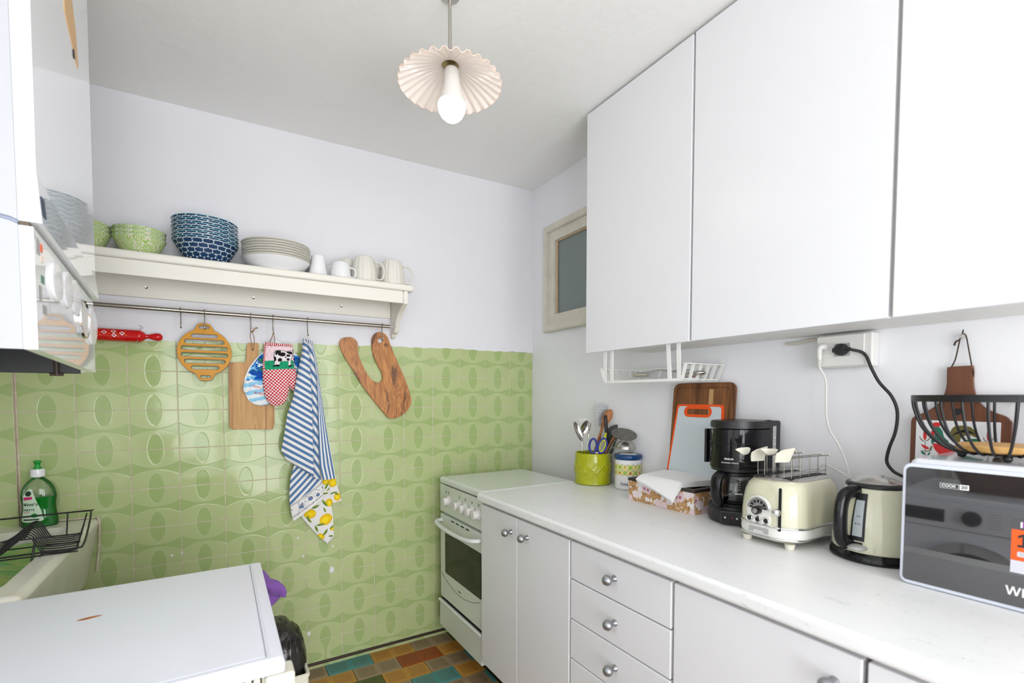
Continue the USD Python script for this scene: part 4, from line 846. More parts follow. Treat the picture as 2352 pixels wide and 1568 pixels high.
def dense_box(x0, x1, y0, y1, z0, z1, d):
    V, F, o = [], [], 0
    for ax in range(3):
        for sg in (0, 1):
            a, b = (ax+1) % 3, (ax+2) % 3; lo, hi = [x0, y0, z0], [x1, y1, z1]
            A, B = np.meshgrid(np.linspace(lo[a], hi[a], max(2, int((hi[a]-lo[a])/d))), np.linspace(lo[b], hi[b], max(2, int((hi[b]-lo[b])/d))), indexing='ij')
            P = np.zeros(A.shape+(3,)); P[..., a], P[..., b], P[..., ax] = A, B, (lo, hi)[sg][ax]; f = quads(*A.shape)
            V.append(P.reshape(-1, 3)); F.append((f if sg else f[:, ::-1])+o); o += A.size
    return M(np.vstack(V), np.vstack(F))
BX0, BX1, BY0, BY1 = -.229, -.108, -1.452, -1.112
nb = thing('napkin_box', 'long box covered in pink flower paper with a dark wooden rim', 'box', (-.17, -1.28, WZ))
pk = lambda a, b, c_, d: dense_box(a, b, c_, d, WZ, WZ+.083, .0014)
mat('paper_print', rough=.45, paint=True)
part(nb, 'front_side', pk(BX0, BX0+.006, BY0, BY1).col(floral), 'paper_print', False); part(nb, 'near_side', pk(BX0+.0062, BX1, BY0, BY0+.006).col(floral), 'paper_print', False)
part(nb, 'back_side', box(BX1-.006, BX1, BY0+.0065, BY1, WZ, WZ+.083), 'paper_print' if 0 else 'wood_acacia'); part(nb, 'far_side', box(BX0+.0065, BX1-.0065, BY1-.006, BY1, WZ, WZ+.083), 'wood_acacia')
mat('wood_ebony', S(54, 46, 42), .45); mat('wood_pale', S(222, 190, 152), .6)
rimb = prism([(BX0-.003, BY0-.003), (BX1+.003, BY0-.003), (BX1+.003, BY1+.003), (BX0-.003, BY1+.003)], .012, .002, holes=[[(BX0+.018, BY0+.018), (BX1-.018, BY0+.018), (BX1-.018, BY1-.018), (BX0+.018, BY1-.018)]])
part(nb, 'rim', rimb.at(0, 0, WZ+.0835), 'wood_ebony'); part(nb, 'inner_tray', box(BX0+.007, BX1-.007, BY0+.007, BY1-.007, WZ+.05, WZ+.072), 'wood_pale')
# ---- folded napkins draped over the box, each a thing
mat('napkin', S(240, 240, 240), .9, sheen=.2, bump=((700, 700, 700), .15, .001))
def napkin(k):
    ns, nt = 40, 46; s, t = np.meshgrid(np.linspace(0, 1, ns), np.linspace(0, 1, nt), indexing='ij')
    A, B, C_, D = np.array([-.252, -1.185]), np.array([-.270, -1.385]), np.array([-.060, -1.43]), np.array([-.085, -1.19])
    X = (A*(1-s)[..., None]*(1-t)[..., None]+B*(1-s)[..., None]*t[..., None]+C_*s[..., None]*t[..., None]+D*s[..., None]*(1-t)[..., None])
    X = X+np.array([-.0012, .0010])*k
    z = WZ+.0965+.0036*k-.034*np.clip((BX0+.004-X[..., 0])/.03, 0, 1.6)**1.25*(.35+.65*t)+.008*np.sin(PI*t)*s+.010*s*(1-t)*k/4
    F = np.stack([X[..., 0], X[..., 1], z+.0016], -1); Bk = np.stack([X[..., 0], X[..., 1], z-.0012], -1); return shell(F, Bk, ns, nt)
for k in range(6):
    single('napkin', napkin(k), 'napkin', f'white folded paper napkin on the flower box, {["lowest", "second from below", "third from below", "fourth from below", "fifth from below", "topmost"][k]}', 'napkin', 'napkins on the flower box', 60)

# ---- boards leaning on the right wall
def lean(m, xt, xb, z0, z1):
    a = (xt-xb)/(z1-z0); return M(np.stack([xb+a*(m.v[:, 1]-z0)-m.v[:, 2], -m.v[:, 0], m.v[:, 1]], 1), m.f, m.c)
ab = thing('acacia_board', 'dark wooden serving board with a juice groove leaning on the wall', 'chopping board', (-.05, -1.35, WZ))
oo = rrect(.298, .505, .03, 1.327, WZ+.2535); groove = cross(rrect(.262, .469, .02, 1.327, WZ+.2535))-cross(rrect(.252, .459, .016, 1.327, WZ+.2535))
bd = from_m3(to_m3(prism(oo, .018, .004))-m3.Manifold.extrude(groove, .01).translate((0, 0, .0145)))
part(ab, 'board', lean(bd, -.008, -.050, WZ, WZ+.507), 'wood_acacia')
part(ab, 'pale_strip', lean(prism(rrect(.020, .452, .004, 1.372, WZ+.2535), .0006).at(0, 0, .0178), -.008, -.050, WZ, WZ+.507), 'wood_acacia_light', label='pale strip in the grain')
mat('poly_white', S(206, 216, 222), .4); mat('rubber_orange', S(240, 88, 20), .45)
gb = thing('plastic_board', 'pale plastic chopping board with an orange rim and grip slot', 'chopping board', (-.08, -1.34, WZ))
yc = 1.320; z0_, z1_ = WZ+.001, WZ+.416; gslot = rrect(.118, .028, .0139, yc-.005, WZ+.385)
trap = lambda d: cross([(yc-.142+d, z0_+d), (yc+.142-d, z0_+d), (yc+.114-d, z1_-d), (yc-.114+d, z1_-d)]).offset(-.012, m3.JoinType.Round).offset(.012, m3.JoinType.Round, 2.0, 32)
ln = lambda m: lean(m, -.0285, -.0865, WZ+.001, WZ+.416)
part(gb, 'panel', ln(prism(trap(.005)-cross(gslot), .007, .001)), 'poly_white')
part(gb, 'orange_rim', ln(prism(trap(0)-trap(.0095), .010, .003).at(0, 0, -.0015)), 'rubber_orange')
part(gb, 'orange_grip', ln(prism(cross(rrect(.137, .047, .0225, yc-.005, WZ+.385))-cross(rrect(.112, .022, .0105, yc-.005, WZ+.385)), .0115, .003).at(0, 0, -.002)), 'rubber_orange')
# ================================================================ coffee maker
KX, KY = -.150, -1.575
km = thing('coffee_maker', 'black filter coffee maker with a glass jug', 'coffee maker', (KX, KY, WZ))
def dshape(r, back_, n=40, grow=0):
    "round at the front (-x), straight sides running back"
    a = np.linspace(PI/2, 3*PI/2, n); return np.array([(back_, r)]+[(r*1.12*math.cos(t), r*math.sin(t)) for t in a]+[(back_, -r)])
def dprism(r, bk, z0, z1, b=.004): return prism(cross(dshape(r, bk)).offset(-.006, m3.JoinType.Round).offset(.006, m3.JoinType.Round, 2, 24), z1-z0, b).at(KX, KY, WZ+z0)
part(km, 'base', dprism(.094, .115, .006, .062, .008), 'black_satin')
part(km, 'hot_plate', cyl(.068, .005, 40, .001, KX-.012, KY, WZ+.062), 'black_rubber')
part(km, 'column', box(KX+.058, KX+.116, KY-.09, KY+.09, WZ+.06, WZ+.36, .008), 'black_satin')
part(km, 'filter_housing', dprism(.091, .06, .196, .334, .003), 'black_gloss')
part(km, 'housing_skirt', dprism(.086, .06, .186, .196, .001), 'black_satin')
part(km, 'lid', dprism(.0905, .114, .337, .363, .006), 'black_satin')
part(km, 'lid_hinge', box(KX+.05, KX+.062, KY-.088, KY-.07, WZ+.33, WZ+.366, .002), 'black_satin')
for k in range(3):
    a0 = math.radians(130+k*38); a = np.linspace(a0, a0+math.radians(30), 12)
    part(km, 'vent_slot', tube([(KX+.0915*1.12*math.cos(t), KY+.0915*math.sin(t), WZ+.285) for t in a], .002, 6), 'black_dark')
part(km, 'swing_handle', box(KX-.062, KX-.040, KY+.087, KY+.0965, WZ+.205, WZ+.330, .003), 'black_satin')
part(km, 'water_gauge', box(KX+.064, KX+.082, KY-.0925, KY-.088, WZ+.14, WZ+.345, .002), 'plastic_grey', label='clear water level strip')
for k in range(7): part(km, 'gauge_mark', box(KX+.068, KX+.077, KY-.0932, KY-.0922, WZ+.17+.022*k, WZ+.173+.022*k), 'porcelain', False)
mat('print_white', S(230, 230, 228), .6)
def wrap_text(t, h, R, th, z, cx, cy, depth=.0008, ell=1.12, bold=False):
    g_ = centred(text(t, h, depth, bold)); v = g_.v; a = th+v[:, 0]/R*1.0
    return M(np.stack([cx+(R+v[:, 2])*ell*np.cos(a), cy+(R+v[:, 2])*np.sin(a), z+v[:, 1]], 1), g_.f)
part(km, 'brand_lettering', wrap_text('BRAUN', .0062, .0912, math.radians(199), WZ+.232, KX, KY, bold=True), 'print_white', False)
part(km, 'model_lettering', wrap_text('Aromaster Classic', .0048, .0912, math.radians(201), WZ+.219, KX, KY), 'print_white', False)
G2 = G(); G2.l = []; f_ = G2.add('fresnel', 'fac', {'IOR': 1.5}); tr_ = G2.add('transparent_bsdf', 'BSDF', {'color': (.92, .94, .94)}); gl_ = G2.add('glossy_bsdf', 'BSDF', {'roughness': .03, 'color': (1, 1, 1)})
mc_ = G2.add('mix_closure', 'closure', {}, fac=f_, closure1=tr_, closure2=gl_)
MATS['thin_glass'] = usdkit.material(stage, '/World/Looks/thin_glass', G2.n, G2.l, surface=mc_)
jg = thing('coffee_jug', 'glass coffee jug with a black handle, sitting in the coffee maker', 'jug', (KX-.012, KY, WZ+.0672))
jp = [(0, 0), (.06, 0), (.070, .006), (.076, .03), (.0765, .055), (.070, .085), (.060, .103), (.0585, .108)]
part(jg, 'glass', lathe(jp+[(r-.0018, z+.001) for r, z in jp[::-1] if r > .003]+[(0, .002)], 56, KX-.012, KY, WZ+.0672), 'thin_glass', 60)
part(jg, 'collar', lathe([(.059, .100), (.063, .101), (.063, .112), (.057, .114), (.056, .104)], 48, KX-.012, KY, WZ+.0672), 'black_satin')
part(jg, 'jug_lid', cyl(.060, .006, 40, .002, KX-.012, KY, WZ+.0672+.1125), 'black_satin')
hd = np.array([math.cos(math.radians(181)), math.sin(math.radians(181))]); H3 = lambda r, z: (KX-.012+hd[0]*r, KY+hd[1]*r, WZ+.0672+z)
part(jg, 'handle', tube(spline([H3(.060, .106), H3(.085, .108), H3(.106, .098), H3(.113, .07), H3(.110, .035), H3(.098, .008), H3(.090, -.004)], 40), np.interp(np.linspace(0, 1, 40), [0, .2, .8, 1], [.011, .0165, .016, .009]), 14, flat=(1.3, .85)), 'black_gloss', 60)
part(jg, 'jug_lettering', wrap_text('BRAUN', .005, .0772, math.radians(222), WZ+.11, KX-.012, KY, .0005, 1.0, True), 'print_white', False)
for k in range(5): part(jg, 'level_mark', wrap_text('-', .012, .0766, math.radians(224), WZ+.124+.009*k, KX-.012, KY, .0004, 1.0), 'print_white', False)
sp_ = math.radians(207); sd = np.array([math.cos(sp_)*1.12, math.sin(sp_)]); so = np.array([KX, KY, WZ+.030])+np.array([sd[0], sd[1], 0])*.097
ax_s = np.array([-math.sin(sp_), math.cos(sp_), 0]); nx_s = np.array([math.cos(sp_), math.sin(sp_), 0])
swb = part(km, 'switch_plate', frame_mesh(box(-.038, .038, -.022, .022, -.02, .006, .004), so, -ax_s if False else np.array([math.sin(-sp_)*-1, -math.cos(sp_), 0])*-1, Zv, nx_s), 'black_satin')
rgt = np.array([math.sin(sp_)*-1, math.cos(sp_), 0])*1.0; rgt = rgt if rgt@rt > 0 else -rgt
part(swb, 'rocker', frame_mesh(box(-.03, .03, -.015, .015, 0, .004, .0015), so+nx_s*.006, rgt, Zv, np.cross(rgt, Zv)), 'black_gloss') if False else part(swb, 'rocker', orient_n(frame_mesh(box(-.03, .03, -.015, .015, 0, .004, .0015), so+nx_s*.006, rgt, Zv, nx_s)), 'black_gloss')
for a_, m_ in ((-.019, 'print_white'), (.004, 'print_red'), (.019, 'print_white')):
    part(swb, 'switch_mark', orient_n(frame_mesh(cyl(.003 if m_ != 'print_red' else .0018, .0012, 12), so+nx_s*.0097+rgt*a_, rgt, Zv, nx_s)), m_, False)

# ================================================================ toaster
mat('cream_paint', S(212, 210, 184), .1, spec=.6, coat=.4); mat('cream_plastic', S(226, 222, 206), .3); mat('ivory_panel', S(232, 232, 226), .25)
TX0, TX1, TY0, TY1 = -.362, -.058, -1.897, -1.703; tcx, tcy = (TX0+TX1)/2, (TY0+TY1)/2
ts = thing('toaster', 'cream retro two-slot toaster with chrome trim', 'toaster', (tcx, tcy, WZ))
def rr_loft(levels, n=96, cap=True):
    "rounded rectangles (half x, half y, corner, z, shift) lofted upwards"
    rings = []
    for hx_, hy_, c_, z_ in levels:
        P = rrect(2*hx_, 2*hy_, c_, 0, 0, n//4); rings.append(np.column_stack([P[:, 0]+tcx, P[:, 1]+tcy, np.full(len(P), WZ+z_)]))
    k, m_ = len(rings), len(rings[0]); V = np.vstack(rings+[[[tcx, tcy, WZ+levels[0][3]]], [[tcx, tcy, WZ+levels[-1][3]]]]); f = quads(k, m_, wrap_v=True); j = np.arange(m_)
    f = np.vstack([f, np.stack([np.full(m_, k*m_), (j+1) % m_, j], 1), np.stack([np.full(m_, k*m_+1), (k-1)*m_+j, (k-1)*m_+(j+1) % m_], 1)]); return orient_n(M(V, f))
hx_, hy_ = .152, .097
part(ts, 'shell', rr_loft([(hx_+.001, hy_+.001, .07, .062), (hx_+.001, hy_+.001, .07, .10), (hx_-.001, hy_-.002, .07, .135), (hx_-.006, hy_-.006, .069, .162), (hx_-.014, hy_-.012, .067, .181), (hx_-.024, hy_-.020, .064, .192), (hx_-.03, hy_-.026, .062, .196)]), 'cream_paint', 60)
part(ts, 'top_plate', rr_loft([(hx_-.027, hy_-.023, .062, .193), (hx_-.025, hy_-.021, .062, .1965), (hx_-.028, hy_-.024, .061, .2005), (hx_-.04, hy_-.036, .055, .203)]), 'steel', 60)
part(ts, 'skirt', rr_loft([(hx_+.0005, hy_+.0005, .07, .030), (hx_+.003, hy_+.003, .072, .040), (hx_+.002, hy_+.002, .07, .060)]), 'ivory_panel', 60)
part(ts, 'underside', rr_loft([(hx_-.03, hy_-.03, .05, .012), (hx_-.012, hy_-.012, .065, .018), (hx_, hy_, .07, .027)]), 'cream_plastic', 60)
def band(z_, g_, r_): 
    P = rrect(2*(hx_+g_), 2*(hy_+g_), .072, 0, 0, 24); return tube(np.column_stack([P[:, 0]+tcx, P[:, 1]+tcy, np.full(len(P), WZ+z_)]), r_, 8, True)
part(ts, 'chrome_band', band(.063, .003, .0038), 'chrome', 60); part(ts, 'chrome_band', band(.029, .003, .0036), 'chrome', 60)
for sx in (-1, 1):
    for sy in (-1, 1): part(ts, 'foot', lathe([(0, 0), (.011, 0), (.0125, .002), (.0145, .016), (0, .017)], 20, tcx+sx*.122, tcy+sy*.066, WZ), 'cream_plastic')
for sy in (-.041, .041): part(ts, 'bread_slot', box(tcx-.105, tcx+.10, tcy+sy-.016, tcy+sy+.016, WZ+.198, WZ+.2042, .003), 'black_dark')
FX = TX0-.0015
# lever groove and ball, dial cluster on the front end
ly = tcy-.052
part(ts, 'lever_groove', on_right(prism(rrect(.008, .128, .0039, -ly, WZ+.118), .002), FX+.0015), 'black_dark', False)
part(ts, 'groove_rim', on_right(prism(cross(rrect(.030, .150, .014, -ly, WZ+.117))-cross(rrect(.010, .130, .0049, -ly, WZ+.118)), .003, .0025), FX+.0022), 'cream_paint', 60)
lv = part(ts, 'lever', tube([(FX, ly, WZ+.112), (FX-.014, ly, WZ+.112)], .003, 8), 'chrome', 60); part(lv, 'lever_ball', ball(.0115, 28, 16).at(FX-.018, ly, WZ+.112), 'chrome', True)
dy = -(tcy+.012); dz = WZ+.110
plate_ = cross(circle(.0395, 48, dy, dz)).hull() + cross(rrect(.078, .034, .014, dy, dz-.031)); plate_ = plate_.offset(-.004, m3.JoinType.Round).offset(.004, m3.JoinType.Round, 2, 24)
dp = part(ts, 'dial_plate', on_right(prism(plate_, .005, .002), FX+.0025), 'ivory_panel', 40, label='white control panel')
half = lambda r0, r1: np.vstack([circle(r1, 24, dy, dz, 0, PI, True), circle(r0, 24, dy, dz, PI, 0, True)])
part(dp, 'gauge_window', on_right(prism(half(.001, .033), .0012), FX-.0025), 'steel', False, label='half-round chrome browning gauge')
part(dp, 'gauge_arc', on_right(prism(half(.0185, .0265), .001), FX-.0034), 'black_satin', False)
part(dp, 'gauge_rim', tube([(FX-.004, -(dy+.0335*math.cos(a)), dz+.0335*math.sin(a)) for a in np.linspace(0, PI, 30)], .0018, 8), 'chrome', 60)
for k in range(6):
    a = PI*(k+.7)/6.4; part(dp, 'gauge_tick', tube([(FX-.0045, -(dy+.019*math.cos(a)), dz+.019*math.sin(a)), (FX-.0045, -(dy+.026*math.cos(a)), dz+.026*math.sin(a))], .0006, 4), 'print_white', False)
kk = part(dp, 'browning_knob', lathe([(0, 0), (.0125, 0), (.0125, .014), (.0115, .017), (.009, .0175), (0, .0175)], 28).rot('y', -90).at(FX-.003, -dy, dz-.004), 'black_gloss', 40)
part(kk, 'knob_cap', lathe([(0, 0), (.0085, 0), (.008, .002), (0, .0022)], 24).rot('y', -90).at(FX-.0203, -dy, dz-.004), 'steel', 40)
for a in (-.026, 0, .026):
    bt_ = part(dp, 'push_button', lathe([(0, 0), (.0105, 0), (.0105, .004), (.009, .0055), (.0075, .004), (0, .0038)], 24).rot('y', -90).at(FX-.003, -(dy+a), dz-.032), 'chrome', 60)
    part(bt_, 'button_face', lathe([(0, 0), (.0068, 0), (.0064, .0012), (0, .0014)], 20).rot('y', -90).at(FX-.0068, -(dy+a), dz-.032), 'black_satin', 40)
bd_ = part(ts, 'badge', on_right(prism(rrect(.062, .017, .003, -(tcy+.010), WZ+.0455), .002, .0008), FX-.001), 'plastic_grey'); part(bd_, 'brand_lettering', on_right(centred(text('ariete', .0085, .0009, True)).at(-(tcy+.010), WZ+.042), FX-.0031), 'print_white', False)
part(ts, 'side_lettering', centred(text('Vintage', .008, .0006)).rot('x', 90).at(tcx+.10, tcy-hy_-.0012, WZ+.092), 'steel', False)
# toasting racks standing in the slots
RW = [back([(1717, 1037), (1728, 1030), (1751, 1023.4), (1752.5, 1057.3), (1724, 1059), (1720, 1048)], tcy+.041-.014), back([(1692, 1032), (1706, 1028), (1724, 1028), (1718, 1040), (1712, 1043), (1706, 1044), (1698, 1038)], tcy+.041+.019), back([(1773, 1040), (1785, 1032), (1813, 1027), (1810.5, 1061), (1778, 1061.8), (1775, 1050)], tcy-.041-.014), back([(1751, 1031), (1766, 1030), (1786, 1031.4), (1778, 1041), (1772, 1043), (1761, 1044), (1755, 1038)], tcy-.041+.019)]
def rack(label, y, ri):
    r_ = thing('sandwich_rack', label, 'toasting rack', (tcx, y, WZ+.2), 'toasting racks in the toaster'); w_ = .0010; zt = WZ+.262
    for s_ in (-.011, .011):
        part(r_, 'top_wire', tube([(tcx-.135, y+s_, zt+.004), (tcx-.05, y+s_, zt+.003), (tcx+.118, y+s_, zt)], .0017, 8), 'steel_rail', 60)
        part(r_, 'rail_cap', ball(.0045, 14, 8).at(tcx+.120, y+s_, zt), 'cream_plastic', True)
        for k in range(5):
            x_ = tcx-.098+.049*k; part(r_, 'cross_wire', tube(spline([(x_, y+s_, zt+.002), (x_+.001, y+s_*1.02, zt-.035), (x_+.002, y+s_*.95, WZ+.205)], 8), w_, 6), 'steel_rail', 60)
        part(r_, 'lower_wire', tube([(tcx-.105, y+s_*1.0, zt-.046), (tcx+.105, y+s_, zt-.046)], w_, 6), 'steel_rail', 60)
        for nm_, q_, yo in (('near', RW[2*ri], -.014), ('far', RW[2*ri+1], .019)):
            if (s_ > 0) == (nm_ == 'far'):
                c_ = cross(spline([tuple(p_) for p_ in q_], 44, True)) if nm_ == 'far' else cross(q_).offset(-.003, m3.JoinType.Round).offset(.003, m3.JoinType.Round, 2, 16)
                g_ = on_back(prism(c_, .005, .002), y+yo); xm_ = g_.v[:, 0].min(); v_ = g_.v; v_[:, 1] += (.012 if nm_ == 'far' else -.010)*np.clip((v_[:, 2]-q_[:, 1].min())/.03, 0, 1.2)**1.5
                part(r_, 'handle_grip', orient_n(M(v_, g_.f)), 'cream_plastic', 50, label='ivory plastic grip')
    return r_
rack('wire toasting rack with ivory grips in the toaster slot nearer the coffee maker', tcy+.041, 0); rack('wire toasting rack with ivory grips in the toaster slot nearer the kettle', tcy-.041, 1)

# ================================================================ kettle
QX, QY = -.190, -2.022
kt = thing('kettle', 'cream electric kettle with black handle and steel lid', 'kettle', (QX, QY, WZ))
part(kt, 'base', lathe([(0, .002), (.101, .0), (.105, .004), (.105, .012), (.101, .020), (.098, .026), (0, .026)], 64, QX, QY, WZ), 'black_gloss', 40)
bp_ = [(0, .027), (.097, .027), (.100, .032), (.099, .06), (.094, .11), (.086, .15), (.0775, .180), (.071, .196), (.068, .199), (0, .199)]
part(kt, 'body', lathe(bp_, 72, QX, QY, WZ), 'cream_paint', 50)
part(kt, 'rim', lathe([(.056, .198), (.0695, .199), (.071, .204), (.068, .2095), (.058, .211), (.056, .205)], 64, QX, QY, WZ), 'black_satin', 60)
part(kt, 'lid', lathe([(0, .230), (.018, .2292), (.040, .2235), (.0585, .211), (.060, .207), (0, .205)], 64, QX, QY, WZ), 'steel', 60, label='domed steel lid')
ha = math.radians(168.0); hv = np.array([math.cos(ha), math.sin(ha)]); KH = lambda r, z, t=0: np.array([QX+hv[0]*r-hv[1]*t, QY+hv[1]*r+hv[0]*t, WZ+z])
hp_ = spline([KH(.066, .188), KH(.092, .190), KH(.120, .181), KH(.134, .152), KH(.136, .105), KH(.130, .068), KH(.114, .052), KH(.090, .056)], 44)
part(kt, 'handle', tube(hp_, np.interp(np.linspace(0, 1, 44), [0, .15, .5, .85, 1], [.011, .0145, .0155, .015, .012]), 16, flat=(1.0, 1.25)), 'black_gloss', 60)
mat('gauge_clear', S(176, 184, 186), .25, spec=.5)
wv = np.linspace(.072, .168, 20); Rb = lambda z: np.interp(z, [p_[1] for p_ in bp_[1:-1]], [p_[0] for p_ in bp_[1:-1]])
def patch(z0, z1, da, off, n=12, ha=ha+.20):
    zz_ = np.linspace(z0, z1, 16); aa = ha+np.linspace(-da, da, n); A_, Z_ = np.meshgrid(aa, zz_, indexing='ij'); Fp = lambda o: np.stack([QX+(Rb(Z_)+o)*np.cos(A_), QY+(Rb(Z_)+o)*np.sin(A_), WZ+Z_], -1); return shell(Fp(off), Fp(-.002), n, 16)
part(kt, 'gauge_surround', patch(.060, .186, .17, .0022), 'black_satin', 60); gw = part(kt, 'water_gauge', patch(.072, .168, .115, .0042), 'gauge_clear', 60, label='translucent water level window')
for z_, t_ in ((.125, '1,0'), (.105, '0,75')):
    g_ = centred(text(t_, .0045, .0005)); part(gw, 'level_mark', M(np.stack([QX+(Rb(z_)+.0045+g_.v[:, 2])*np.cos(ha+.20+g_.v[:, 0]/.1), QY+(Rb(z_)+.0045+g_.v[:, 2])*np.sin(ha+.20+g_.v[:, 0]/.1), WZ+z_+g_.v[:, 1]], 1), g_.f), 'black_satin', False)
sw = part(kt, 'switch', frame_mesh(ball(.024, 24, 12, 1.0, .95, .34), KH(.106, .044, .026), np.array([hv[0], hv[1], 0]), np.array([-hv[1], hv[0], 0]), Zv), 'plastic_grey', True, label='grey on and off lever')
part(kt, 'switch_slot', patch(.034, .056, .13, .0006, 8), 'black_dark', 60)
for t_, da in (('O', -.28), ('I', -.28)):
    g_ = centred(text(t_, .0055, .0005)); z_ = .046 if t_ == 'O' else .036; part(kt, 'switch_mark', M(np.stack([QX+(Rb(z_)+.0002+g_.v[:, 2])*np.cos(ha+.60+g_.v[:, 0]/.1), QY+(Rb(z_)+.0002+g_.v[:, 2])*np.sin(ha+.60+g_.v[:, 0]/.1), WZ+z_+g_.v[:, 1]], 1), g_.f), 'plastic_grey', False)

# ================================================================ microwave
mat('mw_white', S(228, 230, 238), .08, spec=.6); mat('mw_glass', (.02, .02, .021), .03, ior=2.3); mat('mw_band', (.06, .06, .063), .12, ior=1.8); mat('mw_frame', S(222, 226, 238), .2)
mat('sticker_orange', S(250, 92, 20), .4); mat('sticker_grey', S(208, 208, 216), .4); mat('print_dark', S(40, 40, 44), .5); mat('print_violet', S(140, 60, 150), .5)
MY1, MY0 = -2.139, -2.755; MX = -.352
mw = thing('microwave', 'white microwave oven with a dark mirrored glass door', 'microwave', (MX, MY1, WZ))
part(mw, 'housing', box(MX+.025, -.045, MY0+.004, MY1-.004, WZ+.014, WZ+.300, .016, 3), 'mw_white')
dm = part(mw, 'door', on_right(prism(rrect(MY1-MY0, .289, .016, -(MY0+MY1)/2, WZ+.1455), .026, .006, k=3), MX+.026), 'mw_frame', 40, label='pale door frame')
part(dm, 'door_glass', on_right(prism(rrect(MY1-MY0-.016, .272, .011, -(MY0+MY1)/2, WZ+.1465), .003, .001), MX+.001), 'mw_glass', False, label='dark reflective door glass')
part(dm, 'lower_band', on_right(prism(rrect(MY1-MY0-.0165, .066, .008, -(MY0+MY1)/2, WZ+.044), .0006), MX-.0021), 'mw_band', False)
RX = MX-.0024
def mwtext(t, h, u, z, m_, bold=False, depth=.0006): part(dm, 'lettering', on_right(text(t, h, depth, bold).at(u, z), RX), m_, False)
part(dm, 'print_frame', on_right(prism(cross(rrect(.0325, .0115, .0005, 2.2265, WZ+.247))-cross(rrect(.0313, .0103, .0004, 2.2265, WZ+.247)), .0005), RX), 'print_white', False)
mwtext('COOK', .0062, 2.2128, WZ+.2442, 'print_white', True); part(dm, 'print_patch', on_right(prism(rrect(.0155, .0115, .0005, 2.252, WZ+.247), .0005), RX), 'print_white', False); mwtext('20', .0062, 2.2465, WZ+.2442, 'print_dark', True, .0012)
part(dm, 'orange_sticker', on_right(prism(rrect(.075, .064, .001, 2.366, WZ+.141), .0006), RX), 'sticker_orange', False); part(dm, 'grey_sticker', on_right(prism(rrect(.075, .026, .001, 2.366, WZ+.0955), .0006), RX), 'sticker_grey', False)
mwtext('10', .026, 2.334, WZ+.138, 'print_dark', True, .0014); part(dm, 'sticker_patch', on_right(prism(rrect(.05, .0105, .002, 2.363, WZ+.1225), .0012), RX), 'sticker_grey', False); mwtext('Years', .006, 2.341, WZ+.1195, 'plastic_grey', False, .0016)
part(dm, 'dark_sticker', on_right(prism(rrect(.075, .022, .001, 2.366, WZ+.1845), .0006), RX), 'mw_band', False); part(dm, 'sticker_stripe', on_right(prism(rrect(.006, .012, .0005, 2.347, WZ+.184), .0009), RX), 'print_violet', False); part(dm, 'sticker_stripe', on_right(prism(rrect(.003, .012, .0005, 2.3425, WZ+.184), .0009), RX), 'print_white', False)
mwtext('Whirlpool', .0175, 2.322, WZ+.0345, 'print_white', True)
for s_ in (0, 1): part(mw, 'foot', cyl(.014, .016, 16, .002, MX+.06, MY1-.06 if s_ == 0 else MY0+.06, WZ), 'black_rubber'); part(mw, 'foot', cyl(.014, .016, 16, .002, -.09, MY1-.06 if s_ == 0 else MY0+.06, WZ), 'black_rubber')
# ---- wire fruit basket on it
FBX, FBY, FZ = -.185, -2.272, WZ+.3005
fb = thing('fruit_basket', 'black wire fruit basket with a round wooden base', 'basket', (FBX, FBY, FZ))
R_ = .168
part(fb, 'rim', lathe([(R_-.002, .136), (R_+.001, .136), (R_+.0015, .152), (R_-.002, .152)], 72, FBX, FBY, FZ), 'wire_black', 40)
for k in range(24):
    a = 2*PI*(k+.3)/24; ca, sa = math.cos(a), math.sin(a)
    P = spline([(FBX+ca*r_, FBY+sa*r_, FZ+z_) for r_, z_ in ((R_-.001, .146), (R_-.006, .115), (.145, .07), (.115, .034), (.082, .0155), (.066, .0155))], 26)
    part(fb, 'wire', tube(P, .0030, 7), 'wire_black', 60)
part(fb, 'ring', tube([(FBX+.068*math.cos(a), FBY+.068*math.sin(a), FZ+.0155) for a in np.linspace(0, 2*PI, 41)[:-1]], .003, 7, True), 'wire_black', 60)
part(fb, 'wooden_base', lathe([(0, .019), (.078, .019), (.0815, .022), (.083, .032), (.0805, .035), (0, .035)], 56, FBX, FBY, FZ), 'wood_bamboo', 40)
for k in range(4):
    a = math.radians(20+90*k); part(fb, 'ball_foot', ball(.0088, 18, 12).at(FBX+.070*math.cos(a), FBY+.070*math.sin(a), FZ+.0086), 'wire_black', True)

# ================================================================ rooster board on the wall
rb = thing('rooster_board', 'walnut board with a tile of a red and green rooster hanging by a dark cord', 'wall board', (-.01, -2.14, 1.0))
o_ = [(2.038, .98), (2.038, 1.322), (2.043, 1.334), (2.062, 1.345), (2.09, 1.365), (2.108, 1.392), (2.1155, 1.425), (2.1155, 1.47), (2.121, 1.476), (2.16, 1.4775), (2.1685, 1.473), (2.170, 1.43), (2.176, 1.396), (2.19, 1.37), (2.215, 1.352), (2.236, 1.342), (2.2475, 1.328), (2.248, .98)]
part(rb, 'board', on_right(prism(spline(o_[1:-1], 90).tolist()+[o_[-1], o_[0]], .019, .003), -.003), 'wood_walnut')
rt_ = part(rb, 'tile', on_right(prism(rrect(.178, .31, .002, 2.1405, 1.172), .002, .0008), -.0216), 'porcelain', 30, label='white picture tile')
part(rb, 'inlay_disc', on_right(prism(circle(.0095, 24, 2.142, 1.3525), .001), -.0216), 'black_satin')
for nm_, c_ in (('rooster_red', (214, 34, 38)), ('rooster_green', (22, 116, 88)), ('rooster_olive', (112, 102, 44)), ('rooster_ink', (30, 30, 34))): mat(nm_, S(*c_), .3)
PR = lambda q: right([(2080+a*.21053, 740+b*.21053) for a, b in q], -.024)
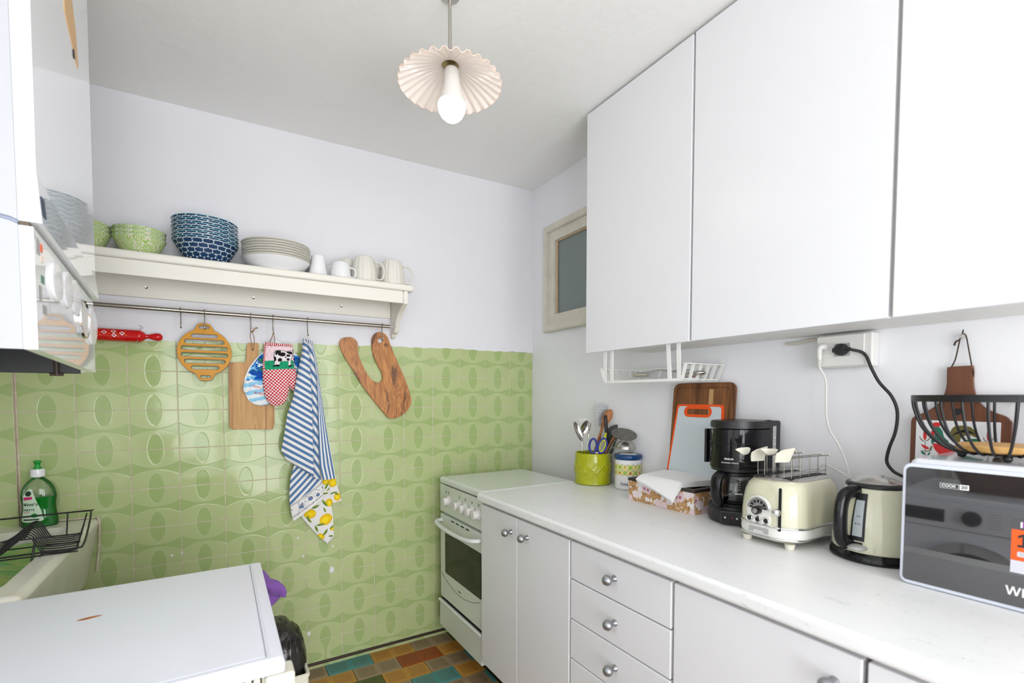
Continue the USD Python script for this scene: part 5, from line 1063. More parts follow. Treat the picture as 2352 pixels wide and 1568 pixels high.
def flat(q, m_, lay=0, n=40): part(rt_, 'painted_shape', on_right(prism(spline(PR(q), n, True), .0003), -.0237-.0003*lay), m_, False)
flat([(300, 1150), (350, 1130), (400, 1180), (420, 1250), (470, 1300), (440, 1330), (380, 1330), (330, 1290), (290, 1330), (280, 1280), (320, 1240), (290, 1200)], 'rooster_green')
flat([(285, 1130), (300, 1100), (330, 1090), (365, 1095), (395, 1110), (370, 1135), (330, 1140), (300, 1145)], 'rooster_red', 1)
flat([(300, 1320), (350, 1325), (400, 1320), (470, 1330), (540, 1370), (580, 1420), (540, 1480), (430, 1490), (350, 1420), (310, 1370)], 'rooster_red', 1)
flat([(280, 1190), (300, 1185), (318, 1215), (310, 1240), (290, 1225)], 'rooster_red', 2)
flat([(488, 1200), (520, 1145), (580, 1125), (650, 1130), (720, 1150), (800, 1240), (760, 1255), (700, 1230), (640, 1240), (600, 1270), (590, 1330), (540, 1310), (500, 1260)], 'rooster_olive')
flat([(620, 1330), (650, 1290), (720, 1270), (790, 1275), (840, 1310), (850, 1340), (760, 1345), (660, 1360)], 'rooster_green', 1)
for k in range(3): flat([(510+40*k, 1230-22*k), (580+40*k, 1190-10*k), (690+30*k, 1195+8*k), (690+30*k, 1205+8*k), (580+40*k, 1204-10*k), (518+40*k, 1240-22*k)], 'rooster_ink', 2)
for cx, cz in ((212, 1235), (905, 1245)):
    flat([(cx-14, cz-50), (cx+4, cz-42), (cx+14, cz-52), (cx+18, cz+10), (cx+6, cz+44), (cx-10, cz+44), (cx-18, cz+8)], 'rooster_red', 1)
    flat([(cx-55, cz), (cx-45, cz+30), (cx-10, cz+60), (cx-30, cz+56), (cx-55, cz+30)], 'rooster_olive', 1); flat([(cx+55, cz), (cx+45, cz+30), (cx+10, cz+60), (cx+30, cz+56), (cx+55, cz+30)], 'rooster_olive', 1)
    flat([(cx-2, cz+44), (cx+2, cz+44), (cx+4, cz+210), (cx, cz+210)], 'rooster_ink', 0, 20)
flat([(170, 1330), (220, 1345), (255, 1370), (240, 1385), (200, 1370)], 'rooster_red', 1); flat([(185, 1385), (230, 1400), (280, 1390), (230, 1410)], 'rooster_olive', 1); flat([(290, 1345), (285, 1380), (262, 1405), (268, 1365)], 'rooster_olive', 1)
flat([(165, 1400), (190, 1405), (215, 1440), (185, 1435)], 'rooster_green', 1); flat([(265, 1415), (262, 1440), (238, 1450), (245, 1430)], 'rooster_green', 1)
(sy_, sz_), = right([(2211, 772)], -.012)
single('wall_screw', lathe([(0, 0), (.0062, 0), (.0062, .002), (.005, .004), (0, .0042)], 20).rot('y', -90).at(-.011, -sy_, sz_).at(0, 0, 0), 'steel', 'small screw that holds the rooster board cord', 'screw') if False else single('wall_screw', join(lathe([(0, 0), (.0062, 0), (.0062, .002), (.005, .004), (0, .0042)], 20).rot('y', -90).at(-.014, -sy_, sz_), tube([(-.001, -sy_, sz_), (-.015, -sy_, sz_)], .0022, 8)), 'steel', 'small screw in the wall that holds the cord of the rooster board', 'screw')
part(rb, 'cord', tube(spline([(-.012, -2.121, 1.472), (-.010, -2.13, 1.50), (-.009, -sy_+.006, sz_-.006), (-.009, -sy_+.002, sz_+.006), (-.009, -sy_-.006, sz_+.001), (-.010, -2.157, 1.52), (-.016, -2.166, 1.476), (-.020, -2.1705, 1.46), (-.014, -2.1695, 1.448)], 60), .0016, 6), 'twine_dark')
part(rb, 'cord_end', join(tube(spline([(-.009, -sy_+.006, sz_-.008), (-.012, -sy_+.014, sz_-.014), (-.012, -sy_+.017, sz_-.024)], 10), .0022, 6), tube([(-.009, -sy_+.002, sz_+.004), (-.009, -sy_+.0, sz_+.018)], .0016, 6)), 'twine_dark')

# ================================================================ sockets, plugs and leads
so_ = thing('socket_box', 'white surface-mounted socket box under the wall cabinets', 'socket', (-.02, -1.865, 1.54))
part(so_, 'box', box(-.046, -.001, -1.945, -1.783, 1.488, 1.594, .006), 'plastic_white'); part(so_, 'cover_plate', box(-.052, -.0462, -1.925, -1.786, 1.492, 1.590, .003), 'plastic_white')
part(so_, 'socket_module', box(-.0545, -.052, -1.888, -1.800, 1.520, 1.566, .002), 'plastic_white'); part(so_, 'socket_well', box(-.0552, -.0545, -1.888, -1.842, 1.523, 1.563, .001), 'plastic_grey')
bl = thing('power_plug', 'black round plug with its lead running down to the microwave', 'plug', (-.06, -1.866, 1.543))
part(bl, 'plug_body', join(lathe([(0, 0), (.0185, 0), (.0195, .003), (.0185, .018), (.013, .024), (0, .025)], 28).rot('y', -90).at(-.0556, -1.866, 1.543), box(-.062, -.0556, -1.844, -1.838, 1.536, 1.55, .002)), 'black_rubber', 40)
gr_ = spline([(-.076, -1.870, 1.545), (-.080, -1.882, 1.545), (-.078, -1.898, 1.541)], 20); part(bl, 'strain_relief', tube(gr_, .0062+.0010*np.sign(np.sin(np.arange(20)*2.2)), 10), 'black_rubber')
lead = lambda q, x_, x2=None: [(x_ if x2 is None else x_+(x2-x_)*i/(len(q)-1), -u_, z_) for i, (u_, z_) in enumerate([right([p_], x_ if x2 is None else x_+(x2-x_)*i/(len(q)-1))[0] for i, p_ in enumerate(q)])]
part(bl, 'lead', tube(spline([tuple(gr_[-1])]+lead([(1985, 812), (2003, 848), (2020, 878), (2048, 910), (2061, 945), (2057, 990), (2042, 1030), (2037, 1060), (2050, 1080), (2066, 1090), (2085, 1098)], -.06, -.03), 90), .0045, 9), 'black_rubber', 60)
wp = thing('power_plug', 'white angled plug with its white lead running down to the toaster', 'plug', (-.06, -1.807, 1.55))
part(wp, 'plug_body', tube(spline([(-.0555, -1.815, 1.555), (-.068, -1.808, 1.556), (-.070, -1.8045, 1.548), (-.068, -1.8035, 1.525), (-.066, -1.8035, 1.515)], 20), np.linspace(.011, .0065, 20), 12), 'plastic_white', 60)
part(wp, 'strain_relief', tube([(-.066, -1.8035, 1.517-.0016*i) for i in range(18)], .0055+.0010*np.sign(np.sin(np.arange(18)*2.2)), 10), 'plastic_white')
part(wp, 'lead', tube(spline([(-.066, -1.8035, 1.49)]+lead([(1896, 870), (1898, 910), (1898, 950), (1905, 985), (1925, 1020), (1943, 1060), (1953, 1100), (1960, 1128)], -.06, -.05)[0:]+[(-.045, -1.92, 1.02), (-.04, -1.90, .98), (-.05, -1.87, 1.0)], 90), .0033, 8), 'plastic_white', 60)
wl = thing('power_lead', 'white lead arching from behind the toaster towards the kettle', 'lead', (-.05, -1.85, WZ))
part(wl, 'lead', tube(spline([(-.055, -1.74, 1.11), (-.045, -1.78, 1.132)]+lead([(1890, 1067), (1915, 1075), (1940, 1090), (1958, 1104), (1968, 1118)], -.045)+[(-.05, -1.95, 1.03), (-.06, -1.96, .965)], 60), .0032, 8), 'plastic_white', 60)
single('cable_duct', tube(spline([(-.006, -1.66, 1.583), (-.008, -1.70, 1.582), (-.008, -1.74, 1.588), (-.010, -1.79, 1.590)], 20), .0055, 8), 'frame_cream', 'thin painted cable along the wall under the cabinets beside the socket box', 'cable')

# ================================================================ wire basket hung under the first wall cabinet
wbk = thing('wire_basket', 'white wire basket hooked under the first wall cabinet', 'basket', (-.13, -1.2, 1.5))
WX0, WX1, WY0_, WY1_, B0, B1 = -.243, -.035, -1.40, -.968, 1.462, 1.520
flatw = lambda P, w_=.0045, t_=.0016: tube(P, 1.0, 4, flat=(w_, t_))
def strip(p, q, w_=.0055, t_=.0014):
    w_ *= 1.35
    p, q = np.array(p, float), np.array(q, float); d = (q-p)/np.linalg.norm(q-p); a = np.cross(d, [1.0, 0, 0]); a = a/np.linalg.norm(a) if np.linalg.norm(a) > .2 else np.array([0, 1.0, 0]); b_ = np.cross(d, a)
    c4 = [(1, 1), (1, -1), (-1, -1), (-1, 1)]; V = [p+a*w_*i+b_*t_*j for i, j in c4]+[q+a*w_*i+b_*t_*j for i, j in c4]
    return orient_n(M(V, [(0, 2, 1), (0, 3, 2), (4, 5, 6), (4, 6, 7), (0, 1, 5), (0, 5, 4), (1, 2, 6), (1, 6, 5), (2, 3, 7), (2, 7, 6), (3, 0, 4), (3, 4, 7)]))
tp = (WX0-.012, WX1+.012, WY0_-.02, WY1_+.02)
for nm_, p, q in (('front_rim', None, None),): pass
part(wbk, 'rim', join(strip((tp[0], tp[3], B1), (tp[1], tp[3], B1)), strip((tp[1], tp[3], B1), (tp[1], tp[2], B1)), strip((tp[1], tp[2], B1), (tp[0], tp[2], B1))), 'wire_white', False)
ys_ = np.linspace(WY0_, WY1_, 8); xs_ = np.linspace(WX0, WX1, 6)
for y_ in ys_: part(wbk, 'bottom_wire', strip((WX0, y_, B0), (WX1, y_, B0)), 'wire_white', False)
for x_ in xs_: part(wbk, 'long_wire', strip((x_, WY0_, B0-.002), (x_, WY1_, B0-.002), .0035), 'wire_white', False)
for x_ in xs_:
    for s_, (yb, yt) in enumerate(((WY0_, tp[2]), (WY1_, tp[3]))): part(wbk, 'side_wire', strip((x_, yb, B0), (x_+(x_+.139)*.06, yt, B1), .005), 'wire_white', False)
for y_ in ys_: part(wbk, 'back_wire', strip((WX1, y_, B0), (tp[1], y_*1.01-.0, B1), .005), 'wire_white', False)
for y_, yt in ((WY1_, -.975), (WY1_-.045, -1.02), (WY0_+.06, -1.335), (WY0_+.015, -1.385)): part(wbk, 'hanger', strip((WX0, y_, B0), (WX0-.006, yt, 1.6), .0065, .0018), 'wire_white', False)
lsp = thing('rice_ladle', 'wide steel serving ladle lying in the white wire basket', 'ladle', (-.15, -1.25, 1.48))
part(lsp, 'bowl', M(ball(.05, 30, 16, .62, 1.25, .32).v*np.array([1, 1, 1]), ball(.05, 30, 16, .62, 1.25, .32).f).at(-.15, -1.37, 1.487).warp(lambda v: np.column_stack([v[:, 0], v[:, 1], np.minimum(v[:, 2], 1.489+.15*np.maximum(-(v[:, 1]+1.37), 0))])), 'steel_polished', 60)
part(lsp, 'stem', tube(spline([(-.16, -1.32, 1.492), (-.17, -1.26, 1.502), (-.18, -1.22, 1.504), (-.195, -1.17, 1.495)], 24), .006, 10, flat=(1.6, .5)), 'steel_polished', 60)
part(lsp, 'grip', tube([(-.205, -1.20, 1.486), (-.19, -1.11, 1.488)], .017, 16, flat=(1, .7)), 'steel', 60)
# ================================================================ pendant lamp
LX, LY = -1.085, -1.145
pl = thing('pendant_lamp', 'white crimped glass pendant lamp with a lit bulb on a steel rod', 'lamp', (LX, LY, 2.45))
part(pl, 'rod', tube([(LX, LY, 2.505), (LX, LY, ceil_z(LX)-.001)], .0062, 14), 'steel_brushed', 60)
part(pl, 'ceiling_rose', lathe([(0, .0), (.03, 0), (.032, .003), (0, .0035)], 32, LX, LY, ceil_z(LX)-.0035), 'steel_brushed', 60)
mat('brass_dull', S(170, 150, 110), .35, metal=1)
part(pl, 'gallery', lathe([(.008, .028), (.014, .024), (.028, .004), (.034, 0), (.032, -.002), (.008, -.002)], 32, LX, LY, 2.477), 'brass_dull', 60)
NT, NR, NA = 30, 26, 30*12
tri_ = lambda a: 1-np.abs(((a/(2*PI)) % 1)-.5)*4
def shade(off):
    rr = np.linspace(.027, 1, NR); th = np.arange(NA)*2*PI/NA; Rg = .027+(.167-.027)*np.linspace(0, 1, NR); A_, R2 = np.meshgrid(th, Rg, indexing='ij')
    q = (R2-.027)/.14; w = .4*tri_(NT*A_)+.6*np.cos(NT*A_+PI)*-1
    z = 2.474-.040*q**.75-.022*q**2+.0145*np.clip(q*1.25-.12, 0, 1.2)**1.1*w; r = R2+.010*q**2*w
    return np.stack([LX+r*np.cos(A_), LY+r*np.sin(A_), z+off], -1)
T_, B_ = shade(.0024), shade(0); n_ = NA*NR
idx_ = np.arange(NA)*NR
f0 = quads(NA, NR, wrap_u=True); j_ = np.arange(NA); j2 = (j_+1) % NA
e_in = np.concatenate([np.stack([idx_, idx_+n_, idx_[j2]+n_], 1), np.stack([idx_, idx_[j2]+n_, idx_[j2]], 1)]); o_ = idx_+NR-1
e_out = np.concatenate([np.stack([o_, o_[j2]+n_, o_+n_], 1), np.stack([o_, o_[j2], o_[j2]+n_], 1)])
g_ = G(); nb_ = ('principled', )
d_ = g_.add('principled_bsdf', 'BSDF', {'base_color': S(248, 244, 242), 'roughness': .08, 'specular_ior_level': .6}); t_ = g_.add('translucent_bsdf', 'BSDF', {'color': S(250, 240, 232)})
x_ = g_.add('mix_closure', 'closure', {'fac': .45}, closure1=d_, closure2=t_)
MATS['opal_glass'] = usdkit.material(stage, '/World/Looks/opal_glass', g_.n, g_.l, surface=x_)
part(pl, 'shade', M(np.vstack([T_.reshape(-1, 3), B_.reshape(-1, 3)]), np.vstack([f0, f0[:, ::-1]+n_, e_in, e_out])), 'opal_glass', 25)
mat('rim_pink', S(240, 212, 196), .1)
part(pl, 'shade_rim', tube((T_[:, -1]+B_[:, -1])/2, .0014, 6, True), 'rim_pink', 60, label='pinkish glass edge of the shade')
BT = (LX+.004, LY-.003)
part(pl, 'bulb_base', lathe([(.0, .118), (.020, .118), (.0235, .112), (.0265, .075), (.0345, .036), (.0425, .014), (.0435, .009), (0, .009)], 40, BT[0], BT[1], 2.345), 'plastic_white', 50, label='white plastic collar of the bulb')
mat('bulb_glow', (1, 1, 1), .5, emit=((1.0, .92, .82), 15.0))
part(pl, 'bulb', lathe([(.0, -.050), (.012, -.0485), (.024, -.043), (.034, -.0335), (.0415, -.020), (.0455, -.004), (.0455, .002), (.044, .009), (0, .009)], 40, BT[0], BT[1], 2.345), 'bulb_glow', 60, label='glowing white bulb')

# ================================================================ gas boiler on the left
bo = thing('gas_boiler', 'glossy white gas boiler on the left wall with round dials along its panel', 'boiler', (-2.33, -1.09, 1.46))
def slab(q, x0, x1):
    "front panel from points (y, z), between x0 and x1 (x1 is the room side), x1 may vary per point"
    x1 = np.broadcast_to(x1, (len(q),)); n = len(q); V = [(x0, y, z) for y, z in q]+[(a, y, z) for a, (y, z) in zip(x1, q)]
    F = [(0, i, i+1) for i in range(1, n-1)]+[(n, n+i+1, n+i) for i in range(1, n-1)]
    for i in range(n): j = (i+1) % n; F += [(i, n+i, n+j), (i, n+j, j)]
    return orient_n(M(V, F))
YN, YF = -1.346, -.836
zb, zs_l, zs_u, zt_ = (1.486, 1.463), (1.722, 1.661), (1.731, 1.668), (1.825, 1.731)
part(bo, 'lower_panel', slab([(YN, zb[0]), (YF, zb[1]), (YF, zs_l[1]), (YN, zs_l[0])], -2.075, -2.0545), 'boiler_white', False)
part(bo, 'seam_band', slab([(YN, zs_u[0]), (YF, zs_u[1]), (YF, zt_[1]), (YN, zt_[0])], -2.075, [-2.041, -2.041, -2.047, -2.047]), 'boiler_white', False)
part(bo, 'upper_cover', slab([(YN, zt_[0]), (YF, zt_[1]), (YF, 2.64), (YN, 2.64)], -2.075, [-2.0475, -2.0475, -2.043, -2.043]), 'boiler_white', False)
part(bo, 'casing', box(-2.595, -2.078, YN+.006, YF-.006, 1.535, 2.64), 'boiler_white', False)
mat('seam_dark', S(96, 84, 70), .5); mat('seam_blue', S(150, 158, 182), .5)
part(bo, 'seam', slab([(YN+.002, zs_l[0]), (YF-.002, zs_l[1]), (YF-.002, zs_u[1]), (YN+.002, zs_u[0])], -2.075, -2.060), 'seam_dark', False)
sc2 = spline([(-2.0758, 1.728), (-2.10, 1.735), (-2.2, 1.745), (-2.4, 1.75), (-2.6, 1.75)], 20)
def side(y0, y1, up):
    P = [(a, b+(.004 if up else -.004)) for a, b in sc2]; z_ = 2.64 if up else zb[0]
    q = np.array(P+[(-2.6, z_), (P[0][0], z_)]); m_ = prism(q if not up else q, y1-y0)
    return orient_n(M(np.stack([m_.v[:, 0], y0+m_.v[:, 2], m_.v[:, 1]], 1), m_.f))
part(bo, 'near_side', side(YN, YN+.006, True), 'boiler_side', False); part(bo, 'near_side', side(YN, YN+.006, False), 'boiler_side', False)
part(bo, 'side_seam', tube([(a, YN+.005, b) for a, b in sc2], .0042, 6), 'seam_blue', False)
part(bo, 'far_side', box(-2.60, -2.0758, YF-.006, YF-.0004, zb[1], 2.64), 'boiler_white', False)
part(bo, 'underside_tray', box(-2.59, -2.10, YN+.012, YF-.012, 1.520, 1.535), 'black_satin', False)
part(bo, 'underside_strip', box(-2.56, -2.16, -1.20, -1.08, 1.505, 1.520, .003), 'plastic_white'); part(bo, 'underside_lip', box(-2.60, -2.085, YF-.022, YF-.0065, 1.458, 1.52, .002), 'black_satin')
part(bo, 'underside_block', box(-2.50, -2.22, -1.33, -1.22, 1.49, 1.52, .004), 'black_satin')
vp = part(bo, 'drain_valve', join(tube([(-2.132, -.862, 1.50), (-2.132, -.862, 1.452)], .006, 10), tube([(-2.146, -.862, 1.4545), (-2.118, -.862, 1.4545)], .0042, 8)), 'trim_brown', label='small dark drain valve')
for y_, z_ in ((-1.213, 1.644), (-1.125, 1.643), (-1.055, 1.639)):
    part(bo, 'dial', lathe([(0, 0), (.042, 0), (.0425, .003), (.041, .006), (.034, .0075), (0, .008)], 40).rot('y', 90).at(-2.0545, y_, z_), 'porcelain', 40, label='round white dial')
gp = part(bo, 'pressure_gauge', lathe([(.0, 0), (.05, 0), (.051, .004), (.049, .008), (.046, .008), (.045, .004), (0, .004)], 44).rot('y', 90).at(-2.0545, -.975, 1.595), 'chrome', 50, label='chrome ringed pressure gauge')
part(gp, 'gauge_face', lathe([(0, 0), (.0445, 0), (.0445, .0006), (0, .0008)], 36).rot('y', 90).at(-2.0503, -.975, 1.595), 'plastic_white', 40)
part(bo, 'selector_dial', lathe([(0, 0), (.051, 0), (.0515, .003), (.049, .007), (.040, .009), (0, .0095)], 44).rot('y', 90).at(-2.0545, -.884, 1.588), 'porcelain', 40, label='large white selector dial at the far end')
for q_, c_ in (((-1.322, 1.69, .022, .03), 'plastic_grey'), ((-1.300, 1.693, .014, .016), 'sticker_orange'), ((-1.298, 1.672, .014, .013), 'rim_pink'), ((-1.30, 1.63, .02, .016), 'rooster_green'), ((-1.32, 1.60, .02, .03), 'plastic_grey'), ((-1.295, 1.57, .03, .018), 'plastic_grey')):
    part(bo, 'panel_sticker', box(-2.0546, -2.0538, q_[0]-q_[2]/2, q_[0]+q_[2]/2, q_[1]-q_[3]/2, q_[1]+q_[3]/2), c_, False)
mat('badge_navy', S(28, 44, 66), .3)
part(bo, 'badge', slab([(-1.338, 1.748), (-1.318, 1.746), (-1.318, 1.783), (-1.338, 1.785)], -2.0455, [-2.0405, -2.0405, -2.0425, -2.0425]), 'badge_navy', False)
mat('strip_tan', S(214, 176, 128), .6)
part(bo, 'torn_sticker', slab([(-1.099, 2.40), (-1.03, 2.41), (-.985, 2.31), (-.973, 2.233), (-1.006, 2.249), (-1.09, 2.30)], -2.0455, -2.0432), 'strip_tan', False, label='narrow tan strip on the upper cover')  # irregular tan strip laid on the upper cover
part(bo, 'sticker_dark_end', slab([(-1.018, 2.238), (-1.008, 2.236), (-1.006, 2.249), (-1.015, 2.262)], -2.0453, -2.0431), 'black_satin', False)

# ================================================================ ceramic sink, rack, bottle
sk_ = m3.Manifold
outer = to_m3(box(-2.605, -2.197, -.955, -.0095, .60, .885, .022, 4)); basin = to_m3(box(-2.57, -2.262, -.87, -.135, .70, 1.0, .045, 4))
sm = from_m3(outer-basin)
si = thing('sink', 'old cream ceramic sink in the corner under the boiler', 'sink', (-2.4, -.6, .6))
def taper(v): k = np.clip((.84-v[:, 2])/.24, 0, 1); v[:, 0] = np.where(v[:, 0] > -2.25, v[:, 0]-.05*k**.7, v[:, 0]); return v
part(si, 'basin', sm.warp(taper), 'ceramic_cream', 40)
part(si, 'pedestal', box(-2.52, -2.33, -.75, -.35, -.02, .605, .02), 'ceramic_cream')
part(si, 'mortar_joint', tube(spline([(-2.6, -.014, .888), (-2.4, -.013, .889), (-2.23, -.013, .888), (-2.199, -.02, .884), (-2.197, -.022, .80), (-2.21, -.02, .66)], 30), .004, 6), 'grout', label='grubby sealant joint against the tiles')
G3 = G(); o3 = G3.obj(); n3 = G3.noise(o3, (14, 40, 14), 4.0, dist=1.0)
G3.bsdf('green_mottled', base_color=G3.mix(G3.step(n3, .35, .65), S(108, 178, 96), S(176, 192, 110)), roughness=.35)
xs3, ys3 = np.meshgrid(np.linspace(-2.555, -2.275, 30), np.linspace(-.155, -.62, 30), indexing='ij')
zm = .728+.105*np.clip((ys3+.62)/.465, 0, 1)**1.2+.006*np.sin(xs3*40+ys3*25)
single('sink_cloth', shell(np.stack([xs3, ys3, zm+.004], -1), np.stack([xs3, ys3, zm], -1), 30, 30), 'green_mottled', 'mottled green sheet lying in the sink', 'cloth', smooth=60)  # mottled green sheet sloping down through the basin
dr_ = thing('dish_rack', 'black wire dish rack resting on the sink', 'dish rack', (-2.33, -.42, .89))
def rk(y): sft = (y+.29)*-.14; return lambda x, z: (x+sft, y, z)
for k, y_ in enumerate(np.linspace(-.30, -.545, 9)):
    r_ = rk(y_); part(dr_, 'plate_wire', tube(spline([r_(-2.56, .93), r_(-2.545, .90), r_(-2.53, .888), r_(-2.42, .888), r_(-2.385, .90), r_(-2.352, .930), r_(-2.325, .950), r_(-2.308, .938), r_(-2.290, .898), r_(-2.278, .8895), r_(-2.21, .8895), r_(-2.200, .905), r_(-2.185, .962)], 54), .0022, 7), 'wire_black', 60)
ra, rbk = rk(-.275), rk(-.565)
part(dr_, 'rail', tube(spline([ra(-2.575, .962), ra(-2.4, .964), ra(-2.19, .966), (-2.172, -.30, .966), (-2.158, -.43, .93), (-2.150, -.545, .905), (-2.165, -.568, .900), rbk(-2.30, .898), rbk(-2.575, .894)], 80), .003, 8), 'wire_black', 60)
for y_, z_ in ((-.29, .8865), (-.42, .8865), (-.555, .8865)): part(dr_, 'cross_wire', tube([rk(y_)(-2.57, z_), rk(y_)(-2.50, z_), rk(y_)(-2.20, z_)], .0024, 7), 'wire_black', 60)
part(dr_, 'hump_wire', tube([rk(-.29)(-2.325, .9475), rk(-.56)(-2.325, .9475)], .0024, 7), 'wire_black', 60)
for x_ in (-2.24, -2.44): part(dr_, 'upright', tube([ra(x_, .963), rk(-.285)(x_-.004, .888)], .0024, 7), 'wire_black', 60)
part(dr_, 'foot', tube(spline([(-2.262, -.56, .945), (-2.268, -.565, .90), (-2.2705, -.575, .862), (-2.258, -.57, .875), (-2.245, -.555, .90)], 24), .003, 8), 'wire_black', 60)
# bottle
mat('soap_green', S(20, 150, 40), .08, spec=.5, trans=.0); mat('cap_green', S(16, 150, 48), .3); mat('label_pale', S(206, 226, 200), .5); mat('label_pink', S(206, 40, 110), .5); mat('label_dark', S(18, 52, 30), .5)
gs_ = G(); a_ = gs_.add('principled_bsdf', 'BSDF', {'base_color': S(22, 156, 44), 'roughness': .08}); b_ = gs_.add('transparent_bsdf', 'BSDF', {'color': S(60, 200, 80)})
MATS['soap_green'] = usdkit.material(stage, '/World/Looks/soap_liquid', gs_.n, gs_.l, surface=gs_.add('mix_closure', 'closure', {'fac': .3}, closure1=a_, closure2=b_))
BXo, BYo, BZo = -2.369, -.062, .8855
bt_ = thing('soap_bottle', 'clear dish soap bottle half full of green liquid with a white cap', 'bottle', (BXo, BYo, BZo))
bpz = [(.050, 0), (.054, .004), (.055, .02), (.052, .05), (.0495, .075), (.051, .10), (.053, .118), (.050, .14), (.043, .16), (.031, .178), (.019, .19), (.017, .196)]
pp_ = spline([(r_, 0, z_) for r_, z_ in bpz], 40)[:, [0, 2]]
flat_ = lambda m_: m_.sc(1, .62, 1).at(BXo, BYo, BZo)
part(bt_, 'liquid', flat_(lathe([(0, .0015)]+[(r_-.0012, max(z_, .0015)) for r_, z_ in pp_ if z_ < .122]+[(0, .122)], 56)), 'soap_green', 50, label='green dish soap')
part(bt_, 'clear_plastic', flat_(lathe([(0, 0)]+[tuple(q) for q in pp_]+[(.015, .196)], 56)), 'thin_glass', 60)
part(bt_, 'cap', lathe([(0, .195), (.0205, .195), (.0215, .198), (.0215, .222), (.019, .2255), (0, .2255)], 40, BXo, BYo, BZo), 'porcelain', 40, label='white screw cap')
part(bt_, 'spout', lathe([(0, .225), (.012, .225), (.0115, .230), (.0085, .238), (.0085, .246), (.0125, .252), (.010, .258), (0, .260)], 32, BXo, BYo, BZo), 'cap_green', 50, label='green push-pull spout')
def on_bottle(m_, off):
    a = -PI/2+(m_.v[:, 0])/.053; r_ = np.interp(m_.v[:, 1], pp_[:, 1], pp_[:, 0])+off+m_.v[:, 2]
    return M(np.stack([BXo+r_*np.cos(a), BYo+.62*r_*np.sin(a), BZo+m_.v[:, 1]], 1), m_.f)
def gridded(q, h, d=.004):
    c_ = cross(q); return from_m3(m3.Manifold.extrude(c_, h).refine_to_length(d))
lab = [(-.048, .026), (.014, .026), (.016, .045), (.012, .07), (.002, .098), (-.006, .128), (-.016, .152), (-.036, .138), (-.047, .10), (-.050, .06)]
lb_ = part(bt_, 'label', on_bottle(gridded(spline(lab, 50, True), .0008), .0006), 'label_pale', 30, label='pale green paper label')
part(lb_, 'pink_stripe', on_bottle(gridded([(-.040, .108), (-.011, .112), (-.012, .122), (-.040, .120)], .0006), .0013), 'label_pink', 30)
part(lb_, 'emblem', on_bottle(gridded(circle(.010, 20, -.024, .134), .0006), .0013), 'label_dark', 30); part(lb_, 'dark_strip', on_bottle(gridded([(-.044, .030), (.006, .030), (.006, .035), (-.044, .035)], .0006), .0013), 'label_dark', 30)
for t_, h_, x_, z_, m_, b2 in (("Winni's", .0105, -.046, .086, 'label_dark', True), ('PIATTI', .0078, -.044, .066, 'label_dark', True), ('limone', .0045, -.041, .0585, 'label_pink', False)):
    part(lb_, 'lettering', on_bottle(text(t_, h_, .0005, b2).at(x_, z_, 0), .0014), m_, False)
part(lb_, 'leaf_print', on_bottle(gridded(spline([(-.018, .045), (-.006, .040), (.004, .046), (-.004, .056), (-.014, .054)], 24, True), .0006), .0013), 'cap_green', 30)

# ================================================================ fridge in the foreground
FZT, FX0, FX1, FY0, FY1 = .88, -2.55, -1.6555, -1.606, -.962
fr = thing('fridge', 'small white fridge in the left foreground, its door seal showing at the front', 'fridge', (-1.98, -1.28, -.02))
part(fr, 'body', box(FX0+.01, FX1-.008, FY0+.062, FY1-.008, .0, .848, .006), 'fridge_white')
ringf = prism(cross([(FX0, FY0), (FX1, FY0), (FX1, FY1), (FX0, FY1)])-cross([(FX0+.031, FY0+.022), (FX1-.031, FY0+.022), (FX1-.031, FY1-.004), (FX0+.031, FY1-.004)]), .032, .006)
part(fr, 'top_frame', ringf.at(0, 0, FZT-.032), 'fridge_white', 40)
part(fr, 'top_panel', box(FX0+.0318, FX1-.0318, FY0+.0228, FY1-.0048, FZT-.03, FZT-.0006, .0012), 'fridge_white', label='worn white top sheet')
mat('rust', S(206, 120, 30), .6, var=((60, 60, 60), .3, S(150, 70, 16), 3.0))
part(fr, 'rust_mark', on_top(prism(spline([(-2.046, -1.189), (-2.03, -1.192), (-2.012, -1.187), (-2.001, -1.180), (-2.018, -1.177), (-2.037, -1.181)], 40, True), .0004), FZT-.0008), 'rust', False, label='orange rust mark')
part(fr, 'door', box(FX0+.004, -1.738, FY0+.004, FY0+.05, .03, .845, .006), 'fridge_white')
for k, (x0, w_) in enumerate(((-1.736, .008), (-1.725, .012), (-1.710, .012), (-1.695, .010))):
    part(fr, 'door_seal', box(x0, x0+w_, FY0+.012+.004*(k % 2), FY0+.056, .03, .843, .003), ('rubber_grey', 'fridge_cream', 'fridge_cream', 'fridge_cream')[k])
part(fr, 'seal_backing', box(-1.738, -1.672, FY0+.03, FY0+.062, .03, .84), 'rubber_grey')
hb = part(fr, 'hinge_block', box(-1.6905, -1.637, FY0-.004, FY0+.05, .815, .8475, .006, 3), 'fridge_cream', label='cream plastic hinge cover'); part(hb, 'hinge_post', box(-1.684, -1.652, FY0+.004, FY0+.05, .03, .815, .004), 'fridge_cream')
part(hb, 'hinge_hole', cyl(.007, .0006, 18, 0, -1.660, FY0+.022, .8472), 'trim_brown')
for x_ in (FX0+.06, FX1-.06):
    for y_ in (FY0+.1, FY1-.06): part(fr, 'foot', cyl(.02, .025, 16, .002, x_, y_, -.02), 'black_rubber')
